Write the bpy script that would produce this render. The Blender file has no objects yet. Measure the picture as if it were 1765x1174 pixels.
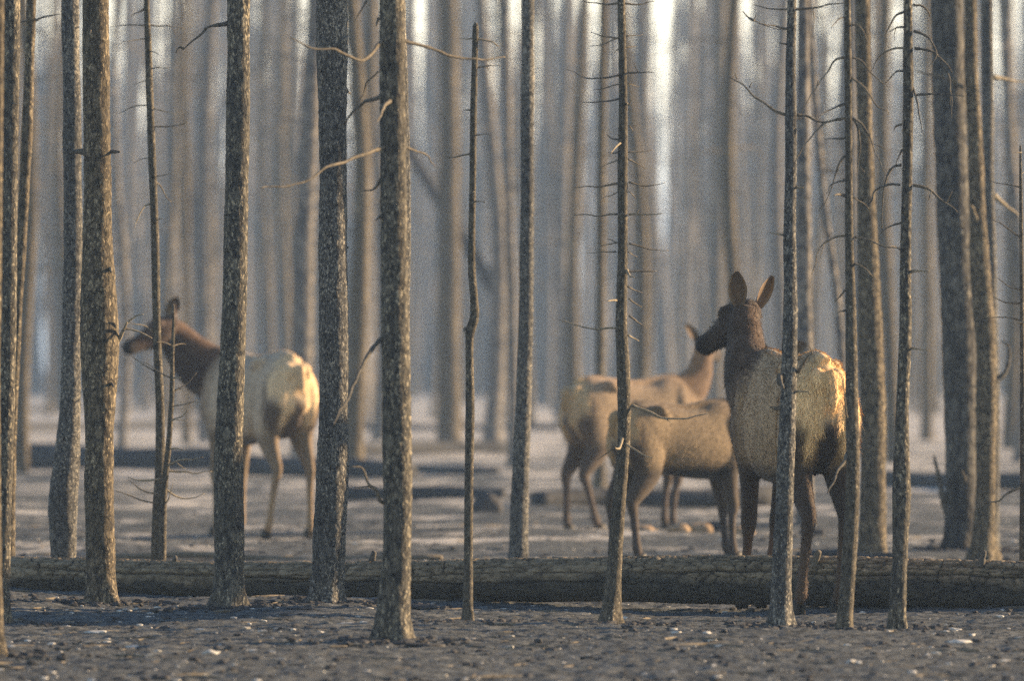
import bpy, math, random
import numpy as np
from mathutils import Vector, Matrix, kdtree

# ------------------------------------------------------------------ camera, world, sun, exposure
sc = bpy.context.scene
H_CAM, F_PX, CX, HY = 1.3, 12257.0, 882.5, 632.0      # eye height, focal length in pixels, centre column, horizon row
cam_d = bpy.data.cameras.new('camera'); cam = bpy.data.objects.new('camera', cam_d)
sc.collection.objects.link(cam); sc.camera = cam
cam.location = (0, 0, H_CAM); cam.rotation_euler = (math.pi / 2, 0, 0)
cam_d.sensor_width = 36.0; cam_d.lens = 36.0 * F_PX / 1765.0
cam_d.shift_y = (HY - 587.0) / 1765.0
cam_d.clip_start = 0.5; cam_d.clip_end = 3000
cam_d.dof.use_dof = True; cam_d.dof.focus_distance = 38.0; cam_d.dof.aperture_fstop = 2.9

SUN_EL, SUN_AZ = math.radians(14.0), math.radians(71.0)   # azimuth clockwise from the view direction
world = bpy.data.worlds.new('World'); sc.world = world; world.use_nodes = True
wn = world.node_tree; bg = wn.nodes['Background']
sky = wn.nodes.new('ShaderNodeTexSky'); sky.sky_type = 'NISHITA'; sky.sun_disc = False
sky.sun_elevation = SUN_EL; sky.sun_rotation = SUN_AZ
sky.air_density = 1.3; sky.dust_density = .6; sky.ozone_density = 1.6
wb = wn.nodes.new('ShaderNodeMix'); wb.data_type = 'RGBA'; wb.blend_type = 'MULTIPLY'; wb.inputs[0].default_value = 1.0; wb.inputs[7].default_value = (.87, .95, 1.13, 1)
wn.links.new(sky.outputs[0], wb.inputs[6])
# smoke glowing low over the horizon: greyish at the very bottom, cream a little higher, gone a few degrees up
wt = wn.nodes.new('ShaderNodeTexCoord'); wz = wn.nodes.new('ShaderNodeSeparateXYZ'); wn.links.new(wt.outputs['Generated'], wz.inputs[0])
wr = wn.nodes.new('ShaderNodeValToRGB'); wn.links.new(wz.outputs[2], wr.inputs[0])
for p_, c_ in ((.0, (5.4, 6.0, 7.4)), (.016, (7.2, 7.5, 8.4)), (.040, (14, 12.0, 9.2)), (.085, (10, 9, 7)), (.16, (0, 0, 0))):
    e_ = wr.color_ramp.elements.new(p_) if p_ not in (0, .16) else wr.color_ramp.elements[0 if p_ == 0 else -1]
    e_.position = p_; e_.color = (*[v / 16 for v in c_], 1)
wa = wn.nodes.new('ShaderNodeMix'); wa.data_type = 'RGBA'; wa.blend_type = 'ADD'; wa.clamp_result = False; wa.inputs[0].default_value = 1.0
ws = wn.nodes.new('ShaderNodeVectorMath'); ws.operation = 'SCALE'; ws.inputs[3].default_value = 16.0; wn.links.new(wr.outputs[0], ws.inputs[0])
wn.links.new(wb.outputs[2], wa.inputs[6]); wn.links.new(ws.outputs[0], wa.inputs[7]); wn.links.new(wa.outputs[2], bg.inputs[0]); bg.inputs[1].default_value = 0.056
sun_d = bpy.data.lights.new('sun', 'SUN'); sun = bpy.data.objects.new('sun', sun_d); sc.collection.objects.link(sun)
sun_d.energy = 4.8; sun_d.angle = math.radians(2.0); sun_d.color = (1.0, 0.70, 0.40)
sdir = Vector((math.sin(SUN_AZ) * math.cos(SUN_EL), math.cos(SUN_AZ) * math.cos(SUN_EL), math.sin(SUN_EL)))
sun.rotation_euler = sdir.to_track_quat('Z', 'Y').to_euler()
sc.view_settings.view_transform = 'Standard'; sc.view_settings.look = 'None'
sc.view_settings.exposure = 1.85; sc.view_settings.gamma = 1.0
sc.render.engine = 'CYCLES'
sc.cycles.use_denoising = False
sc.cycles.max_bounces = 4; sc.cycles.diffuse_bounces = 2; sc.cycles.volume_bounces = 0
sc.cycles.sample_clamp_indirect = 1.5; sc.cycles.sample_clamp_direct = 3.0; sc.cycles.use_adaptive_sampling = False
HAZE_DENSITY = 0.0007

# ------------------------------------------------------------------ helpers
random.seed(7); rng = np.random.default_rng(7)
COL = sc.collection
def depth_of(py): return F_PX * H_CAM / (py - HY)
def W(px, py, D): return Vector(((px - CX) * D / F_PX, D, H_CAM + (HY - py) * D / F_PX))

def _h(ix, iy, iz, seed):
    n = (ix.astype(np.int64) * 374761393 + iy.astype(np.int64) * 668265263 + iz.astype(np.int64) * 2147483647 + seed * 974711) & 0xffffffff
    n = ((n ^ (n >> 13)) * 1274126177) & 0xffffffff
    n = ((n ^ (n >> 16)) * 2246822519) & 0xffffffff
    return ((n ^ (n >> 15)) & 0xffffff) / float(0xffffff)
def vnoise(p, seed=0):
    f = np.floor(p); t = p - f; t = t * t * (3 - 2 * t); i = f.astype(np.int64); r = 0
    for a in (0, 1):
        for b in (0, 1):
            for c in (0, 1):
                w = (t[:, 0] if a else 1 - t[:, 0]) * (t[:, 1] if b else 1 - t[:, 1]) * (t[:, 2] if c else 1 - t[:, 2])
                r = r + w * _h(i[:, 0] + a, i[:, 1] + b, i[:, 2] + c, seed)
    return r * 2 - 1
def vnoise2(x, y, seed=0):
    fx, fy = np.floor(x), np.floor(y); tx, ty = x - fx, y - fy
    tx = tx * tx * (3 - 2 * tx); ty = ty * ty * (3 - 2 * ty); ix, iy = fx.astype(np.int64), fy.astype(np.int64); z = np.zeros_like(ix)
    h = lambda a, b: _h(ix + a, iy + b, z, seed)
    return ((h(0, 0) * (1 - tx) + h(1, 0) * tx) * (1 - ty) + (h(0, 1) * (1 - tx) + h(1, 1) * tx) * ty) * 2 - 1
def fbm(p, oct=3, seed=0):
    r = 0; a = 1.0
    for k in range(oct): r = r + a * vnoise(p * 2.03 ** k, seed + k); a *= .5
    return r

def tag(o, label=None, cat=None, group=None, kind=None):
    for k, v in (('label', label), ('category', cat), ('group', group), ('kind', kind)):
        if v: o[k] = v
    return o
def mesh_np(name, V, faces, mats, smooth=True, uv=None, parent=None, link=True):
    me = bpy.data.meshes.new(name)
    V = np.asarray(V, dtype=np.float32)
    if isinstance(faces, np.ndarray):
        nf, k = faces.shape
        me.vertices.add(len(V)); me.vertices.foreach_set('co', V.ravel())
        me.loops.add(nf * k); me.loops.foreach_set('vertex_index', faces.astype(np.int32).ravel())
        me.polygons.add(nf); me.polygons.foreach_set('loop_start', np.arange(0, nf * k, k, dtype=np.int32))
        me.update(calc_edges=True)
    else:
        me.from_pydata([tuple(v) for v in V], [], faces)
    me.polygons.foreach_set('use_smooth', [smooth] * len(me.polygons))
    for m in (mats if isinstance(mats, (list, tuple)) else [mats]): me.materials.append(m)
    if not link: return me
    o = bpy.data.objects.new(name, me); COL.objects.link(o)
    if parent: o.parent = parent
    return o
def empty(name, loc):
    o = bpy.data.objects.new(name, None); COL.objects.link(o); o.location = loc; o.empty_display_size = .2
    return o

def catmull(P, n):
    P = np.asarray(P, float); m = len(P)
    if m == 2: return P[0] + (P[1] - P[0]) * np.linspace(0, 1, n)[:, None]
    Q = np.vstack([2 * P[0] - P[1], P, 2 * P[-1] - P[-2]])
    d = np.linalg.norm(np.diff(P[:, :3], axis=0), axis=1); s = np.concatenate([[0], np.cumsum(d)]); s /= s[-1]
    out = []
    for u in np.linspace(0, 1, n):
        i = min(max(np.searchsorted(s, u, side='right') - 1, 0), m - 2)
        t = (u - s[i]) / max(s[i + 1] - s[i], 1e-9)
        a, b, c, e = Q[i], Q[i + 1], Q[i + 2], Q[i + 3]
        out.append(.5 * ((2 * b) + (-a + c) * t + (2 * a - 5 * b + 4 * c - e) * t * t + (-a + 3 * b - 3 * c + e) * t ** 3))
    return np.array(out)
def frames(C, ref):
    T = np.gradient(C, axis=0); T /= np.linalg.norm(T, axis=1)[:, None] + 1e-12
    ref = np.asarray(ref, float)
    S = np.cross(T, ref); bad = np.linalg.norm(S, axis=1) < 1e-3
    S[bad] = np.cross(T[bad], [0.3, 0.9, 0.1]); S /= np.linalg.norm(S, axis=1)[:, None]
    U = np.cross(S, T)
    return T, S, U
def ring_faces(n, k, off=0, caps=True):
    i = np.arange(n - 1)[:, None] * k; j = np.arange(k)[None, :]; j2 = (j + 1) % k
    F = np.stack([i + j, i + j2, i + k + j2, i + k + j], -1).reshape(-1, 4) + off
    F = [tuple(f) for f in F.tolist()]
    if caps: F += [tuple(off + x for x in range(k - 1, -1, -1)), tuple(off + (n - 1) * k + x for x in range(k))]
    return F

# ------------------------------------------------------------------ materials
def new_mat(name):
    m = bpy.data.materials.new(name); m.use_nodes = True
    nt = m.node_tree; b = nt.nodes['Principled BSDF']; b.inputs['Roughness'].default_value = .9
    b.inputs['Specular IOR Level'].default_value = .15
    return m, nt, b
def N(nt, t, **kw):
    n = nt.nodes.new(t)
    for k, v in kw.items():
        if hasattr(n, k) and not k[0].isupper(): setattr(n, k, v)
        else: n.inputs[k].default_value = v
    return n
def ramp(nt, src, stops):
    r = nt.nodes.new('ShaderNodeValToRGB'); e = r.color_ramp.elements
    while len(e) < len(stops): e.new(.5)
    for x, (p, c) in zip(e, stops): x.position = p; x.color = (c, c, c, 1) if not isinstance(c, tuple) else (*c, 1)
    nt.links.new(src, r.inputs[0]); return r.outputs[0]
def mixc(nt, f, a, b, mode='MIX'):
    m = nt.nodes.new('ShaderNodeMix'); m.data_type = 'RGBA'; m.blend_type = mode
    for s, v in ((0, f), (6, a), (7, b)):
        if hasattr(v, 'links') or hasattr(v, 'is_linked'): nt.links.new(v, m.inputs[s])
        else: m.inputs[s].default_value = v if s == 0 else (*v, 1)
    return m.outputs[2]

def bark_mat(name, dark, mid, fleck, fleck_lo=.60, scale=1.0, char=.0, bump=.5):
    m, nt, b = new_mat(name); L = nt.links.new
    g = nt.nodes.new('ShaderNodeTexCoord'); info = nt.nodes.new('ShaderNodeObjectInfo')
    mp = N(nt, 'ShaderNodeMapping'); mp.inputs['Scale'].default_value = (1, 1, .55); L(g.outputs['Object'], mp.inputs[0])
    vo = N(nt, 'ShaderNodeTexVoronoi', Scale=62 * scale); vo.feature = 'F1'; L(mp.outputs[0], vo.inputs['Vector'])
    ns = N(nt, 'ShaderNodeTexNoise', Scale=90 * scale, Detail=4.0, Roughness=.7); L(mp.outputs[0], ns.inputs['Vector'])
    ns2 = N(nt, 'ShaderNodeTexNoise', Scale=5.0, Detail=3.0); L(mp.outputs[0], ns2.inputs['Vector'])
    ns3 = N(nt, 'ShaderNodeTexNoise', Scale=30 * scale, Detail=5.0, Roughness=.65); L(mp.outputs[0], ns3.inputs['Vector'])
    base = mixc(nt, ramp(nt, ns3.outputs[0], [(.38, 0.0), (.62, 1.0)]), dark, mid)
    # pale flecks where scales of bark have flaked off, more of them in some patches
    a = nt.nodes.new('ShaderNodeMath'); a.operation = 'MULTIPLY_ADD'; a.inputs[1].default_value = .42; L(ns2.outputs[0], a.inputs[0]); L(ns.outputs[0], a.inputs[2])
    s = nt.nodes.new('ShaderNodeMath'); s.operation = 'MULTIPLY_ADD'; s.inputs[1].default_value = -.35; L(vo.outputs['Distance'], s.inputs[0]); L(a.outputs[0], s.inputs[2])
    fl = ramp(nt, s.outputs[0], [(fleck_lo, 0.0), (fleck_lo + .085, 1.0)])
    c = mixc(nt, fl, base, fleck)
    if char:
        sx = nt.nodes.new('ShaderNodeSeparateXYZ'); L(g.outputs['Object'], sx.inputs[0])
        cz = nt.nodes.new('ShaderNodeMath'); cz.operation = 'MULTIPLY_ADD'; cz.inputs[1].default_value = .9; L(ns2.outputs[0], cz.inputs[0]); L(sx.outputs[2], cz.inputs[2])
        c = mixc(nt, ramp(nt, cz.outputs[0], [(.42, char), (.42 + .5, 0.0)]), c, (.022, .022, .024))
    mp2 = N(nt, 'ShaderNodeMapping'); mp2.inputs['Scale'].default_value = (1, 1, .38); L(g.outputs['Object'], mp2.inputs[0])
    wv = mixc(nt, .045, mp2.outputs[0], ns3.outputs[1])
    ve = N(nt, 'ShaderNodeTexVoronoi', Scale=34 * scale); ve.feature = 'DISTANCE_TO_EDGE'; L(wv, ve.inputs['Vector'])
    pl = ramp(nt, ve.outputs['Distance'], [(.02, 0.0), (.16, 1.0)])
    c = mixc(nt, ramp(nt, ve.outputs['Distance'], [(.0, .75), (.13, 0.0)]), c, (.014, .014, .015))
    L(c, b.inputs['Base Color'])
    hgt = nt.nodes.new('ShaderNodeMath'); hgt.operation = 'ADD'; L(ns3.outputs[0], hgt.inputs[0]); L(pl, hgt.inputs[1])
    bp = N(nt, 'ShaderNodeBump', Strength=bump, Distance=.006); L(hgt.outputs[0], bp.inputs['Height']); L(bp.outputs[0], b.inputs['Normal'])
    return m
M = {}
M['bark'] = bark_mat('speckled_bark', (.030, .032, .033), (.125, .115, .092), (.31, .275, .20), .605)
M['bark_brown'] = bark_mat('brown_speckled_bark', (.040, .036, .028), (.155, .13, .092), (.34, .285, .19), .62)
M['bark_grey'] = bark_mat('grey_speckled_bark', (.030, .033, .037), (.125, .125, .118), (.32, .30, .25), .585, 1.4)
M['bark_char'] = bark_mat('charred_bark', (.03, .032, .036), (.13, .125, .11), (.30, .28, .23), .68, .6, char=.95)
M['bark_smooth'] = bark_mat('smooth_sapling_bark', (.05, .048, .040), (.13, .115, .088), (.40, .35, .26), .66, 1.6)
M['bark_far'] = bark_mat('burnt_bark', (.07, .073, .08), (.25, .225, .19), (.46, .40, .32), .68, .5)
def plain(name, a, b_, scale=25, rough=.85, bump=.3, dist=.004):
    m, nt, b = new_mat(name); g = nt.nodes.new('ShaderNodeTexCoord')
    n = N(nt, 'ShaderNodeTexNoise', Scale=scale, Detail=5.0, Roughness=.65); nt.links.new(g.outputs['Object'], n.inputs['Vector'])
    nt.links.new(mixc(nt, ramp(nt, n.outputs[0], [(.35, 0.0), (.65, 1.0)]), a, b_), b.inputs['Base Color'])
    bp = N(nt, 'ShaderNodeBump', Strength=bump, Distance=dist); nt.links.new(n.outputs[0], bp.inputs['Height']); nt.links.new(bp.outputs[0], b.inputs['Normal'])
    b.inputs['Roughness'].default_value = rough
    return m
M['twig'] = plain('dead_twig', (.07, .062, .05), (.19, .165, .125), 60)
M['twig_dark'] = plain('charred_twig', (.04, .04, .04), (.13, .12, .10), 60)
M['twig_pale'] = plain('barkless_twig', (.15, .13, .095), (.30, .255, .18), 50)
M['chunk_dark'] = plain('charred_chunk', (.018, .019, .022), (.07, .07, .072), 40)
M['chunk_tan'] = plain('singed_chunk', (.16, .11, .07), (.34, .25, .16), 30)
M['stone'] = plain('pale_stone', (.30, .30, .29), (.55, .53, .48), 20)

# ground
def ground_mat():
    m, nt, b = new_mat('ash_ground'); L = nt.links.new; g = nt.nodes.new('ShaderNodeTexCoord')
    sx = nt.nodes.new('ShaderNodeSeparateXYZ'); L(g.outputs['Object'], sx.inputs[0])
    n0 = N(nt, 'ShaderNodeTexNoise', Scale=.8, Detail=6.0, Roughness=.62); L(g.outputs['Object'], n0.inputs['Vector'])
    n1 = nt.nodes.new('ShaderNodeMath'); n1.operation = 'MULTIPLY_ADD'; n1.inputs[1].default_value = 1.9; n1.inputs[2].default_value = -.45; L(n0.outputs[0], n1.inputs[0])
    n2 = N(nt, 'ShaderNodeTexNoise', Scale=9.0, Detail=6.0, Roughness=.7); L(g.outputs['Object'], n2.inputs['Vector'])
    n3 = N(nt, 'ShaderNodeTexNoise', Scale=55.0, Detail=4.0, Roughness=.75); L(g.outputs['Object'], n3.inputs['Vector'])
    base = mixc(nt, ramp(nt, n2.outputs[0], [(.38, 0.0), (.64, 1.0)]), (.030, .034, .037), (.135, .145, .147))
    base = mixc(nt, ramp(nt, n3.outputs[0], [(.60, 0.0), (.70, 1.0)]), base, (.30, .28, .25))
    base = mixc(nt, ramp(nt, n3.outputs[0], [(.30, 1.0), (.40, 0.0)]), base, (.016, .017, .02))
    # pale ash drifts: thinned in front as painted shade, dense behind as painted sunlight
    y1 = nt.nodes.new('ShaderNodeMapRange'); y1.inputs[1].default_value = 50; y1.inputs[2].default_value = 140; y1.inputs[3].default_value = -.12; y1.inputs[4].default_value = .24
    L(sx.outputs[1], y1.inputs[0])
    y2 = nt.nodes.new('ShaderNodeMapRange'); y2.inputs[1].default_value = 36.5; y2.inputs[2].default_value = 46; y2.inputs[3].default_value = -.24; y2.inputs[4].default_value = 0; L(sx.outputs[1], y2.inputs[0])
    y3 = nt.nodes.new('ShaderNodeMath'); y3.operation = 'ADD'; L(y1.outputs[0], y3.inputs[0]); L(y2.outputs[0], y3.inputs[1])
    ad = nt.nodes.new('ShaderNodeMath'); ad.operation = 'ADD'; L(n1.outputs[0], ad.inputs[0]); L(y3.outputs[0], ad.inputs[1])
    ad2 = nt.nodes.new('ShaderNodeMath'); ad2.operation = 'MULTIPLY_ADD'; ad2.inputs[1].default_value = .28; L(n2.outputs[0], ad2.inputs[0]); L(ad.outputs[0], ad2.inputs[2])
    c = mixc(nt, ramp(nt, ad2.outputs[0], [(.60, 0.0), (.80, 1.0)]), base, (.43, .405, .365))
    L(c, b.inputs['Base Color'])
    bp = N(nt, 'ShaderNodeBump', Strength=.6, Distance=.02); L(n3.outputs[0], bp.inputs['Height']); L(bp.outputs[0], b.inputs['Normal'])
    b.inputs['Roughness'].default_value = 1.0; b.inputs['Specular IOR Level'].default_value = .05
    return m
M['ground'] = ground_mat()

# ------------------------------------------------------------------ ground: one sheet to the horizon
def gh(x, y):
    x = np.asarray(x, float); y = np.asarray(y, float)
    fade = np.clip(1.6 - y / 200.0, .35, 1)
    h = .035 * vnoise2(x * .35 + 3, y * .35, 5) + .03 * vnoise2(x * .9, y * .9 + 7, 6) * fade
    return h
def build_ground():
    xs = np.concatenate([-np.geomspace(700, 5.6, 40), np.linspace(-5.4, 5.4, 640), np.geomspace(5.6, 700, 40)])
    ys = np.concatenate([np.linspace(-60, 26, 12), np.linspace(27.5, 48, 760), 48 * np.geomspace(1.0006, 5.4, 520), np.geomspace(265, 2400, 30)])
    X, Y = np.meshgrid(xs, ys, indexing='ij'); x, y = X.ravel(), Y.ravel()
    z = gh(x, y)
    near = np.clip(1.25 - np.abs(x) / 12, .1, 1) * np.clip(1.3 - y / 160, .12, 1)
    z += near * (.007 * vnoise2(x * 3.1, y * 2.6, 11) + .005 * vnoise2(x * 8, y * 7, 12))
    r = vnoise2(x * 19, y * 15, 13); z += near * .005 * r * np.clip((62 - y) / 20, 0, 1)
    q = vnoise2(x * 37, y * 30, 14); z += near * .008 * np.clip(q, -.1, 1) * np.clip((50 - y) / 10, 0, 1)
    n, k = X.shape
    i = np.arange(n - 1)[:, None] * k; j = np.arange(k - 1)[None, :]
    F = np.stack([i + j, i + k + j, i + k + j + 1, i + j + 1], -1).reshape(-1, 4)
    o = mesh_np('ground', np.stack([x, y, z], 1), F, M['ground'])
    tag(o, kind='structure')
build_ground()

# ------------------------------------------------------------------ trees
def trunk_arrays(P, k=36, step=.02, lump=.05, rough=.035, seed=0, top_step=.25, zfine=3.6, zbase=0.0):
    """P: rows x,y,z,r from base to top"""
    P = np.asarray(P, float)
    Lt = np.linalg.norm(np.diff(P[:, :3], axis=0), axis=1).sum()
    C = catmull(P, max(int(Lt / step), 8))
    keep = [0]
    for i in range(1, len(C)):
        st = step if C[i, 2] < zfine else top_step
        if np.linalg.norm(C[i, :3] - C[keep[-1], :3]) >= st * .95: keep.append(i)
    C = C[keep]; n = len(C)
    _, S, U = frames(C[:, :3], (0, 1, 0))
    a = np.linspace(0, 2 * np.pi, k, endpoint=False)
    d = S[:, None, :] * np.cos(a)[None, :, None] + U[:, None, :] * np.sin(a)[None, :, None]
    r = C[:, 3][:, None] * np.ones(k)[None]
    pos = (C[:, None, :3] + d * r[:, :, None]).reshape(-1, 3)
    R = r.reshape(-1)
    disp = R * lump * fbm(pos * np.array([7, 7, 3.0]) + seed, 2, seed) + R * rough * vnoise(pos * np.array([60, 60, 34.]), seed + 3) \
        + R * rough * .8 * vnoise(pos * np.array([120, 120, 75.]), seed + 4)
    # roots swell a little where the trunk meets the ground
    zz = pos[:, 2] - zbase; ang = np.tile(a, n)
    disp += np.minimum(R, .09) * .5 * np.exp(-np.clip(zz, 0, None) / .06) * (.45 + .55 * np.sin(ang * 4 + seed))
    pos = pos + d.reshape(-1, 3) * disp[:, None]
    return pos, ring_faces(n, k)
def stick_arrays(P, k=7, step=.02, seed=0, jit=.0):
    P = np.asarray(P, float)
    Lt = np.linalg.norm(np.diff(P[:, :3], axis=0), axis=1).sum()
    C = catmull(P, max(int(Lt / step), 4))
    if jit: 
        g = np.linspace(0, 1, len(C)) ** .5
        C[:, :3] += jit * g[:, None] * np.stack([vnoise(np.c_[C[:, 0] * 16 + s, C[:, 1] * 16, C[:, 2] * 16], seed + s) for s in range(3)], 1)
        C[:, 3] *= 1 + .22 * vnoise(C[:, :3] * 60, seed + 9)
    _, S, U = frames(C[:, :3], (.1, 1, .05))
    a = np.linspace(0, 2 * np.pi, k, endpoint=False)
    d = S[:, None, :] * np.cos(a)[None, :, None] + U[:, None, :] * np.sin(a)[None, :, None]
    return (C[:, None, :3] + d * C[:, 3][:, None, None]).reshape(-1, 3), ring_faces(len(C), k)

def px_tree(name, label, base_py, path, mat, k=36, step=.02, height=13.0, top=None, branches=(), bmat='twig', group=None, cat='dead tree', lump=.05, rough=.035, seed=0, D=None, upper=14, rz=None):
    """path: (px, py, width px) from top of picture (or broken tip) down to the base"""
    D = D or depth_of(base_py)
    s = F_PX / D
    root = empty(name, W(path[-1][0], HY + s * H_CAM, D)); root.location.z = 0
    o = Vector(root.location)
    P = []
    bx, by_, bw = path[-1]
    P.append((W(bx, 0, D).x - o.x, 0, -.18, bw / s / 2 * 1.03))
    P[-1] = (P[-1][0], 0, -.18, P[-1][3])
    for (px, py, w) in reversed(path):
        q = W(px, py, D) - o
        if py == by_: q.z = max(q.z, 0.0)
        P.append((q.x, 0.0, q.z, w / s / 2))
    rnd = random.Random(seed * 31 + 5)
    if top is None:                       # carries on out of the picture up to its dry tip
        x0, _, z0, r0 = P[-1]
        slope = (P[-1][0] - P[-3][0]) / (P[-1][2] - P[-3][2]) * .5
        for f in (.15, .35, .6, .85, 1.0):
            z = z0 + (height - z0) * f
            P.append((x0 + slope * (z - z0) * (1 - .4 * f), rnd.uniform(-.05, .05), z, r0 * (1 - .93 * f ** 1.2)))
    else:
        P.append((P[-1][0] + .002, 0, P[-1][2] + .01, P[-1][3] * .55))
    # small bends in depth as well as across the picture
    P = [(x, y + .02 * math.sin(z * 1.7 + seed) * (1 if z > .2 else 0), z, r) for x, y, z, r in P]
    V, F = trunk_arrays(P, k, step, lump, rough, seed)
    mesh_np('trunk', V, F, M[mat] if isinstance(mat, str) else mat, parent=root)
    def yat(z):
        return .02 * math.sin(z * 1.7 + seed)
    for bi, br in enumerate(branches):
        pts, w0 = br[0], br[1]; m = M[br[2]] if len(br) > 2 and br[2] else M[bmat]
        dy = br[3] if len(br) > 3 else random.Random(seed * 100 + bi).uniform(-.25, .25)
        B = []; n = len(pts)
        for i, (px, py) in enumerate(pts):
            q = W(px, py, D) - o; f = i / (n - 1)
            B.append((q.x, yat(q.z) + dy * f * .6, q.z, w0 / s / 2 * (1 - .72 * f)))
        V, F = stick_arrays(B, 7, .012, seed * 50 + bi, .010)
        nb = len(V)
        if len(br) > 4:                   # twigs that fork off this branch
            for tw in br[4]:
                T_ = []
                for i, (px, py) in enumerate(tw):
                    q = W(px, py, D) - o; T_.append((q.x, yat(q.z) + dy * .3, q.z, w0 / s / 2 * (.5 - .3 * i / (len(tw) - 1))))
                V2, F2 = stick_arrays(T_, 5, .012, bi + 77, .006)
                F += [tuple(x + len(V) for x in f) for f in F2]; V = np.vstack([V, V2])
        mesh_np('branch', V, F, m, parent=root)
    # dead limbs above the picture
    if top is None:
        zt = H_CAM + (HY + 60) / s
        for u in range(upper):
            z = rnd.uniform(zt, height * .96); f = (z - zt) / (height - zt); a = rnd.uniform(0, 6.28); Lb = rnd.uniform(.4, 1.3) * (1.1 - f)
            zs = np.array([p[2] for p in P]); xs = np.array([p[0] for p in P]); rs = np.array([p[3] for p in P])
            x = np.interp(z, zs, xs); r = np.interp(z, zs, rs)
            B = [(x, 0, z, r * .3 + .004), (x + math.cos(a) * Lb * .5, math.sin(a) * Lb * .5, z + Lb * .05, r * .2 + .003), (x + math.cos(a) * Lb, math.sin(a) * Lb, z - Lb * .15, .003)]
            V, F = stick_arrays(B, 5, .12, u, .03)
            mesh_np('branch', V, F, M['twig_dark'], parent=root)
    tag(root, label, cat, group)
    return root

G_NEAR = 'burnt pines around the fallen log'
def auto_twigs(path, ys, Ls, droop=.1, seed=1, w=3.0, mat=None):
    """short broken stubs along a trunk, given in picture units"""
    r = random.Random(seed); out = []
    yy = [p[1] for p in path]; xx = [p[0] for p in path]
    for y in ys:
        x = np.interp(y, yy, xx); sgn = r.choice((-1, 1)); L = r.uniform(*Ls)
        out.append(([(x, y), (x + sgn * L * .5, y + r.uniform(-.1, .2) * L), (x + sgn * L, y + r.uniform(-droop, droop * 2) * L)], w, mat))
    return out

# T0 near tree at the very left edge
px_tree('burnt_pine', 'blurred brown trunk cut by the left edge, nearer than its neighbours', 1132,
        [(-5, 0, 24), (-7, 300, 24), (-14, 700, 28), (-12, 1000, 30), (-12, 1128, 38)], 'bark_brown', seed=1, group=G_NEAR, height=12)
px_tree('burnt_pine', 'leftmost whole trunk, grey green and speckled, at the left end of the charred log', 1072,
        [(19, 0, 30), (18, 150, 29), (17, 300, 28), (14, 574, 29), (9, 750, 29), (5, 900, 28), (2, 1070, 30)], 'bark', seed=2, group=G_NEAR)
px_tree('burnt_pine', 'thin leaning trunk behind the leftmost grey trunk, leaning right towards its top', 1006,
        [(54, 0, 16), (51, 90, 17), (45, 250, 19), (38, 400, 17), (30, 560, 15), (20, 760, 18), (14, 1005, 24)], 'bark_brown', seed=3, group=G_NEAR,
        branches=[([(60, 35), (82, 26), (105, 23)], 5, 'twig_dark'), ([(52, 35), (40, 36), (30, 34)], 4, 'twig_dark')])
px_tree('burnt_pine', 'grey trunk with a swollen crooked foot, left of the thick brown trunk', 1016,
        [(121, 0, 31), (122, 120, 31), (124, 250, 32), (126, 450, 33), (124, 574, 33), (121, 700, 36), (115, 800, 44), (109, 870, 50), (110, 930, 44), (110, 1016, 42)], 'bark_grey', seed=4, group=G_NEAR, lump=.10)
px_tree('burnt_pine', 'thick brown trunk with two opposite branch stubs, left of the feeding elk', 1043,
        [(165, 0, 45), (166, 150, 46), (167, 260, 47), (168, 400, 50), (170, 530, 63), (171, 590, 68), (171, 660, 62), (171, 760, 50), (172, 900, 51), (173, 980, 53), (175, 1043, 60)], 'bark_brown', k=48, step=.015, seed=5, group=G_NEAR, lump=.06,
        branches=[([(150, 262), (132, 260), (118, 263)], 13, 'twig_dark', .05), ([(180, 262), (196, 261), (207, 262)], 11, 'twig_dark', -.05),
                  ([(183, 470), (190, 462), (194, 472)], 13, 'twig', -.15), ([(180, 664), (190, 661), (197, 668)], 12, 'twig_dark', -.15),
                  ([(200, 592), (208, 578), (216, 566), (222, 556)], 9, 'twig_pale', -.12, [[(214, 566), (238, 572), (262, 584)], [(216, 560), (232, 546), (247, 541)]]),
                  ([(160, 48), (157, 50), (155, 56)], 8, 'twig_dark', -.2)])
T5 = [(253, 0, 10), (256, 80, 12), (258, 150, 13), (261, 240, 14), (265, 340, 14), (268, 450, 14), (270, 574, 14), (275, 690, 15), (276, 800, 18), (273, 880, 21), (271, 1016, 24)]
px_tree('dead_sapling', 'slender bare sapling in front of the feeding elk head', 1016, T5, 'bark_smooth', k=20, seed=6, lump=.04, cat='sapling', height=7, upper=8,
        branches=[([(253, 10), (240, 20), (222, 26)], 4, None), ([(255, 43), (285, 44), (317, 48)], 3.2, None, .1, [[(292, 44), (299, 52), (303, 60)]]),
                  ([(254, 44), (222, 43), (190, 46)], 3, None), ([(256, 66), (236, 68), (212, 72)], 2.4, None), ([(258, 88), (268, 92), (274, 96)], 2.6, None),
                  ([(260, 118), (275, 117), (290, 118)], 2.6, None), ([(258, 136), (244, 139), (230, 144)], 2.2, None), ([(261, 180), (234, 184), (205, 194)], 3, None),
                  ([(263, 186), (282, 192), (303, 198)], 3, 'twig_pale', -.1), ([(262, 219), (294, 217), (324, 210)], 3.2, None), ([(264, 303), (280, 302), (294, 299)], 2.6, None),
                  ([(263, 277), (248, 272), (230, 280)], 2.4, None, .1), ([(267, 312), (277, 320), (285, 340), (292, 348)], 3.2, None), ([(262, 350), (250, 356), (240, 375), (235, 395)], 4, 'twig_pale', -.2),
                  ([(270, 380), (280, 377)], 3, None), ([(266, 640), (248, 628), (228, 615)], 3, None, -.1), ([(268, 575), (246, 560), (218, 556)], 3, 'twig_pale', -.2)])
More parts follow.
